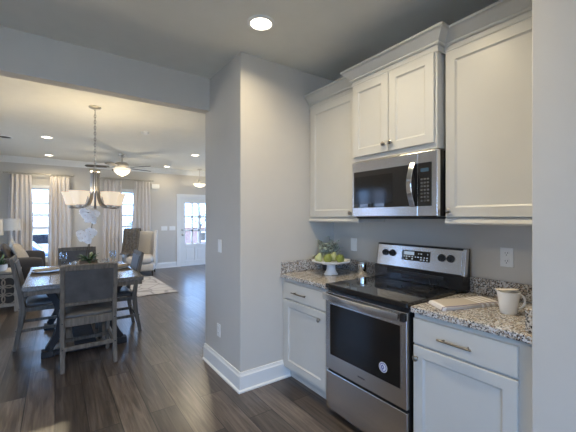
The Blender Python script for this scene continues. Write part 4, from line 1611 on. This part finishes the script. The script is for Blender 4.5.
mgx, mgy = 1.885, 0.725
mg = thing('mug', 'white tapered coffee mug on the right worktop by the end wall', 'mug', (mgx, mgy, 0.9155))
obj('cup', MB().lathe([(0.034, 0), (0.037, 0.003), (0.043, 0.05), (0.052, 0.108), (0.0525, 0.112), (0.049, 0.112), (0.040, 0.05), (0.033, 0.012), (0, 0.010)], (0, 0, 0), 32), 'porcelain', mg, smooth=True)
hpts = []
hdir = Vector((0.817, -0.577, 0))
for k in range(13):
    a = math.radians(75 - 150 * k / 12)
    rad = 0.042 + 0.042 * math.cos(a)
    hpts.append(hdir * rad + Vector((0, 0, 0.060 + 0.040 * math.sin(a))))
obj('handle', MB().tube(hpts, 0.005, 8), 'porcelain', mg, smooth=True)
for i, (ang, dz, off, lb) in enumerate(((0.15, 0.118, 0.0, 'upper'), (-0.12, 0.1135, -0.022, 'lower'))):
    o = obj('tea_packet', MB().box((-0.046, -0.016, 0), (0.046, 0.016, 0.004)), 'packet_paper', None, bevel=0.0015)
    o.location = Vector((mgx, mgy, 0.9155 + dz)) + Vector((0.577, 0.817, 0)) * (-off)
    o.rotation_euler = (0, 0, -YAW + ang)
    tag(o, '%s of two pale paper packets lying across the mug rim' % lb, 'tea packet', 'packets on the mug')

# ---------------------------------------------------------------- outside
gr = obj('lawn_ground', MB().box((-60, -60, -0.95), (60, 60, -0.80)), 'lawn', None)
tag(gr, 'pale ground outside the far windows', 'ground', None, 'structure')


def house(label, x0, x1, y, h, wall, ridge):
    t = thing('house', label, 'house', ((x0 + x1) / 2, y + 4, -0.80))
    w = (x1 - x0) / 2
    obj('wall', MB().box((-w, -4, 0), (w, 4, h)), wall, t)
    r = MB()
    r._skin([r._new([(-w - 0.3, -4.4, h), (-w - 0.3, 4.4, h), (-w - 0.3, 0, h + ridge)]), r._new([(w + 0.3, -4.4, h), (w + 0.3, 4.4, h), (w + 0.3, 0, h + ridge)])])
    obj('roof', r, 'roof_slate', t)
    for k in range(int(w * 2 / 2.2)):
        x = -w + 1.2 + k * 2.2
        f = obj('window', MB().box((x - 0.5, -4.06, h * 0.35), (x + 0.5, -4.0, h * 0.8)), 'trim_white', t)
        obj('pane', MB().box((x - 0.42, -4.075, h * 0.35 + 0.08), (x + 0.42, -4.061, h * 0.8 - 0.08)), 'black_glass', f)
    return t


house('low grey-blue house with slate roof seen through the left far window', -8.5, 2.6, 24, 1.6, 'siding', 0.9)
house('red brick house seen through the front door glass', 5.2, 17, 22, 1.5, 'brick_red', 0.8)
nb = house('pale neighbouring house outside the dining side window', -26, -16, 10, 3.0, 'siding', 2.5)
obj('door', MB().box((5.0, 1.0, 0.05), (5.06, 2.0, 2.15)), 'red_paint', nb, label='red slab added to colour the microwave reflection')  # red slab put on the unseen wall to tint the microwave's reflection
obj('reflection_slab', MB().box((5.0, 2.3, 0.9), (5.05, 2.8, 2.2)), 'car_paint', nb, label='dark blue slab added to colour the microwave reflection')  # blue slab added beside it for the same reflection


def tree(label, x, y, seed, H=5.5):
    rn = random.Random(seed)
    t = thing('bare_tree', label, 'tree', (x, y, -0.80))
    obj('trunk', MB().tube([(0, 0, 0), (0.05, 0, H * 0.25), (0.0, 0.04, H * 0.5), (0.08, 0, H)], [0.10, 0.085, 0.06, 0.015], 8), 'bark', t, smooth=True)
    b = MB()
    for k in range(26):
        z = H * (0.22 + 0.7 * k / 26)
        a = rn.uniform(0, 6.28)
        L_ = rn.uniform(0.7, 1.7) * (1.1 - 0.5 * k / 26)
        d = Vector((math.cos(a), math.sin(a), 0.75))
        p0 = Vector((0.03, 0, z))
        p1 = p0 + d * L_ * 0.5
        p2 = p0 + d * L_ + Vector((0, 0, 0.25))
        b.tube([p0, p1, p2], [0.028, 0.018, 0.006], 5)
        for q in range(3):
            a2 = a + rn.uniform(-1.1, 1.1)
            s0 = p0 + (p2 - p0) * rn.uniform(0.3, 0.8)
            b.tube([s0, s0 + Vector((math.cos(a2), math.sin(a2), 0.9)) * rn.uniform(0.3, 0.7)], [0.011, 0.004], 4)
    obj('branches', b, 'bark', t)
    return t


tree('bare winter tree outside the left far window', -1.5, 18, 1)
tree('bare winter tree outside the right far window', 3.4, 17, 2)
tree('bare winter tree outside the front door glass', 6.6, 18, 3)

car = thing('parked_car', 'dark blue parked car low in the left far window', 'car', (-1.4, 16.5, -0.80))
cbm = MB()
pf = [(-2.1, 0.25), (2.1, 0.25), (2.15, 0.55), (2.0, 0.75), (1.1, 0.85), (0.6, 1.25), (-0.9, 1.28), (-1.5, 0.90), (-2.1, 0.82)]
cbm._skin([cbm._new([(x, -0.85, z) for x, z in pf]), cbm._new([(x, 0.85, z) for x, z in pf])])
obj('body', cbm, 'car_paint', car, bevel=0.06, seg=3, smooth=True)
obj('side_window', MB().box((-0.95, -0.862, 0.88), (0.45, -0.852, 1.16)), 'roof_slate', car)
for x in (-1.35, 1.35):
    for y in (-0.78, 0.78):
        obj('wheel', MB().lathe([(0, -0.1), (0.28, -0.1), (0.31, -0.05), (0.31, 0.05), (0.28, 0.1), (0, 0.1)], (x, y, 0.31), 20, 'Y'), 'tyre', car, smooth=True)

bpy.context.view_layer.update()
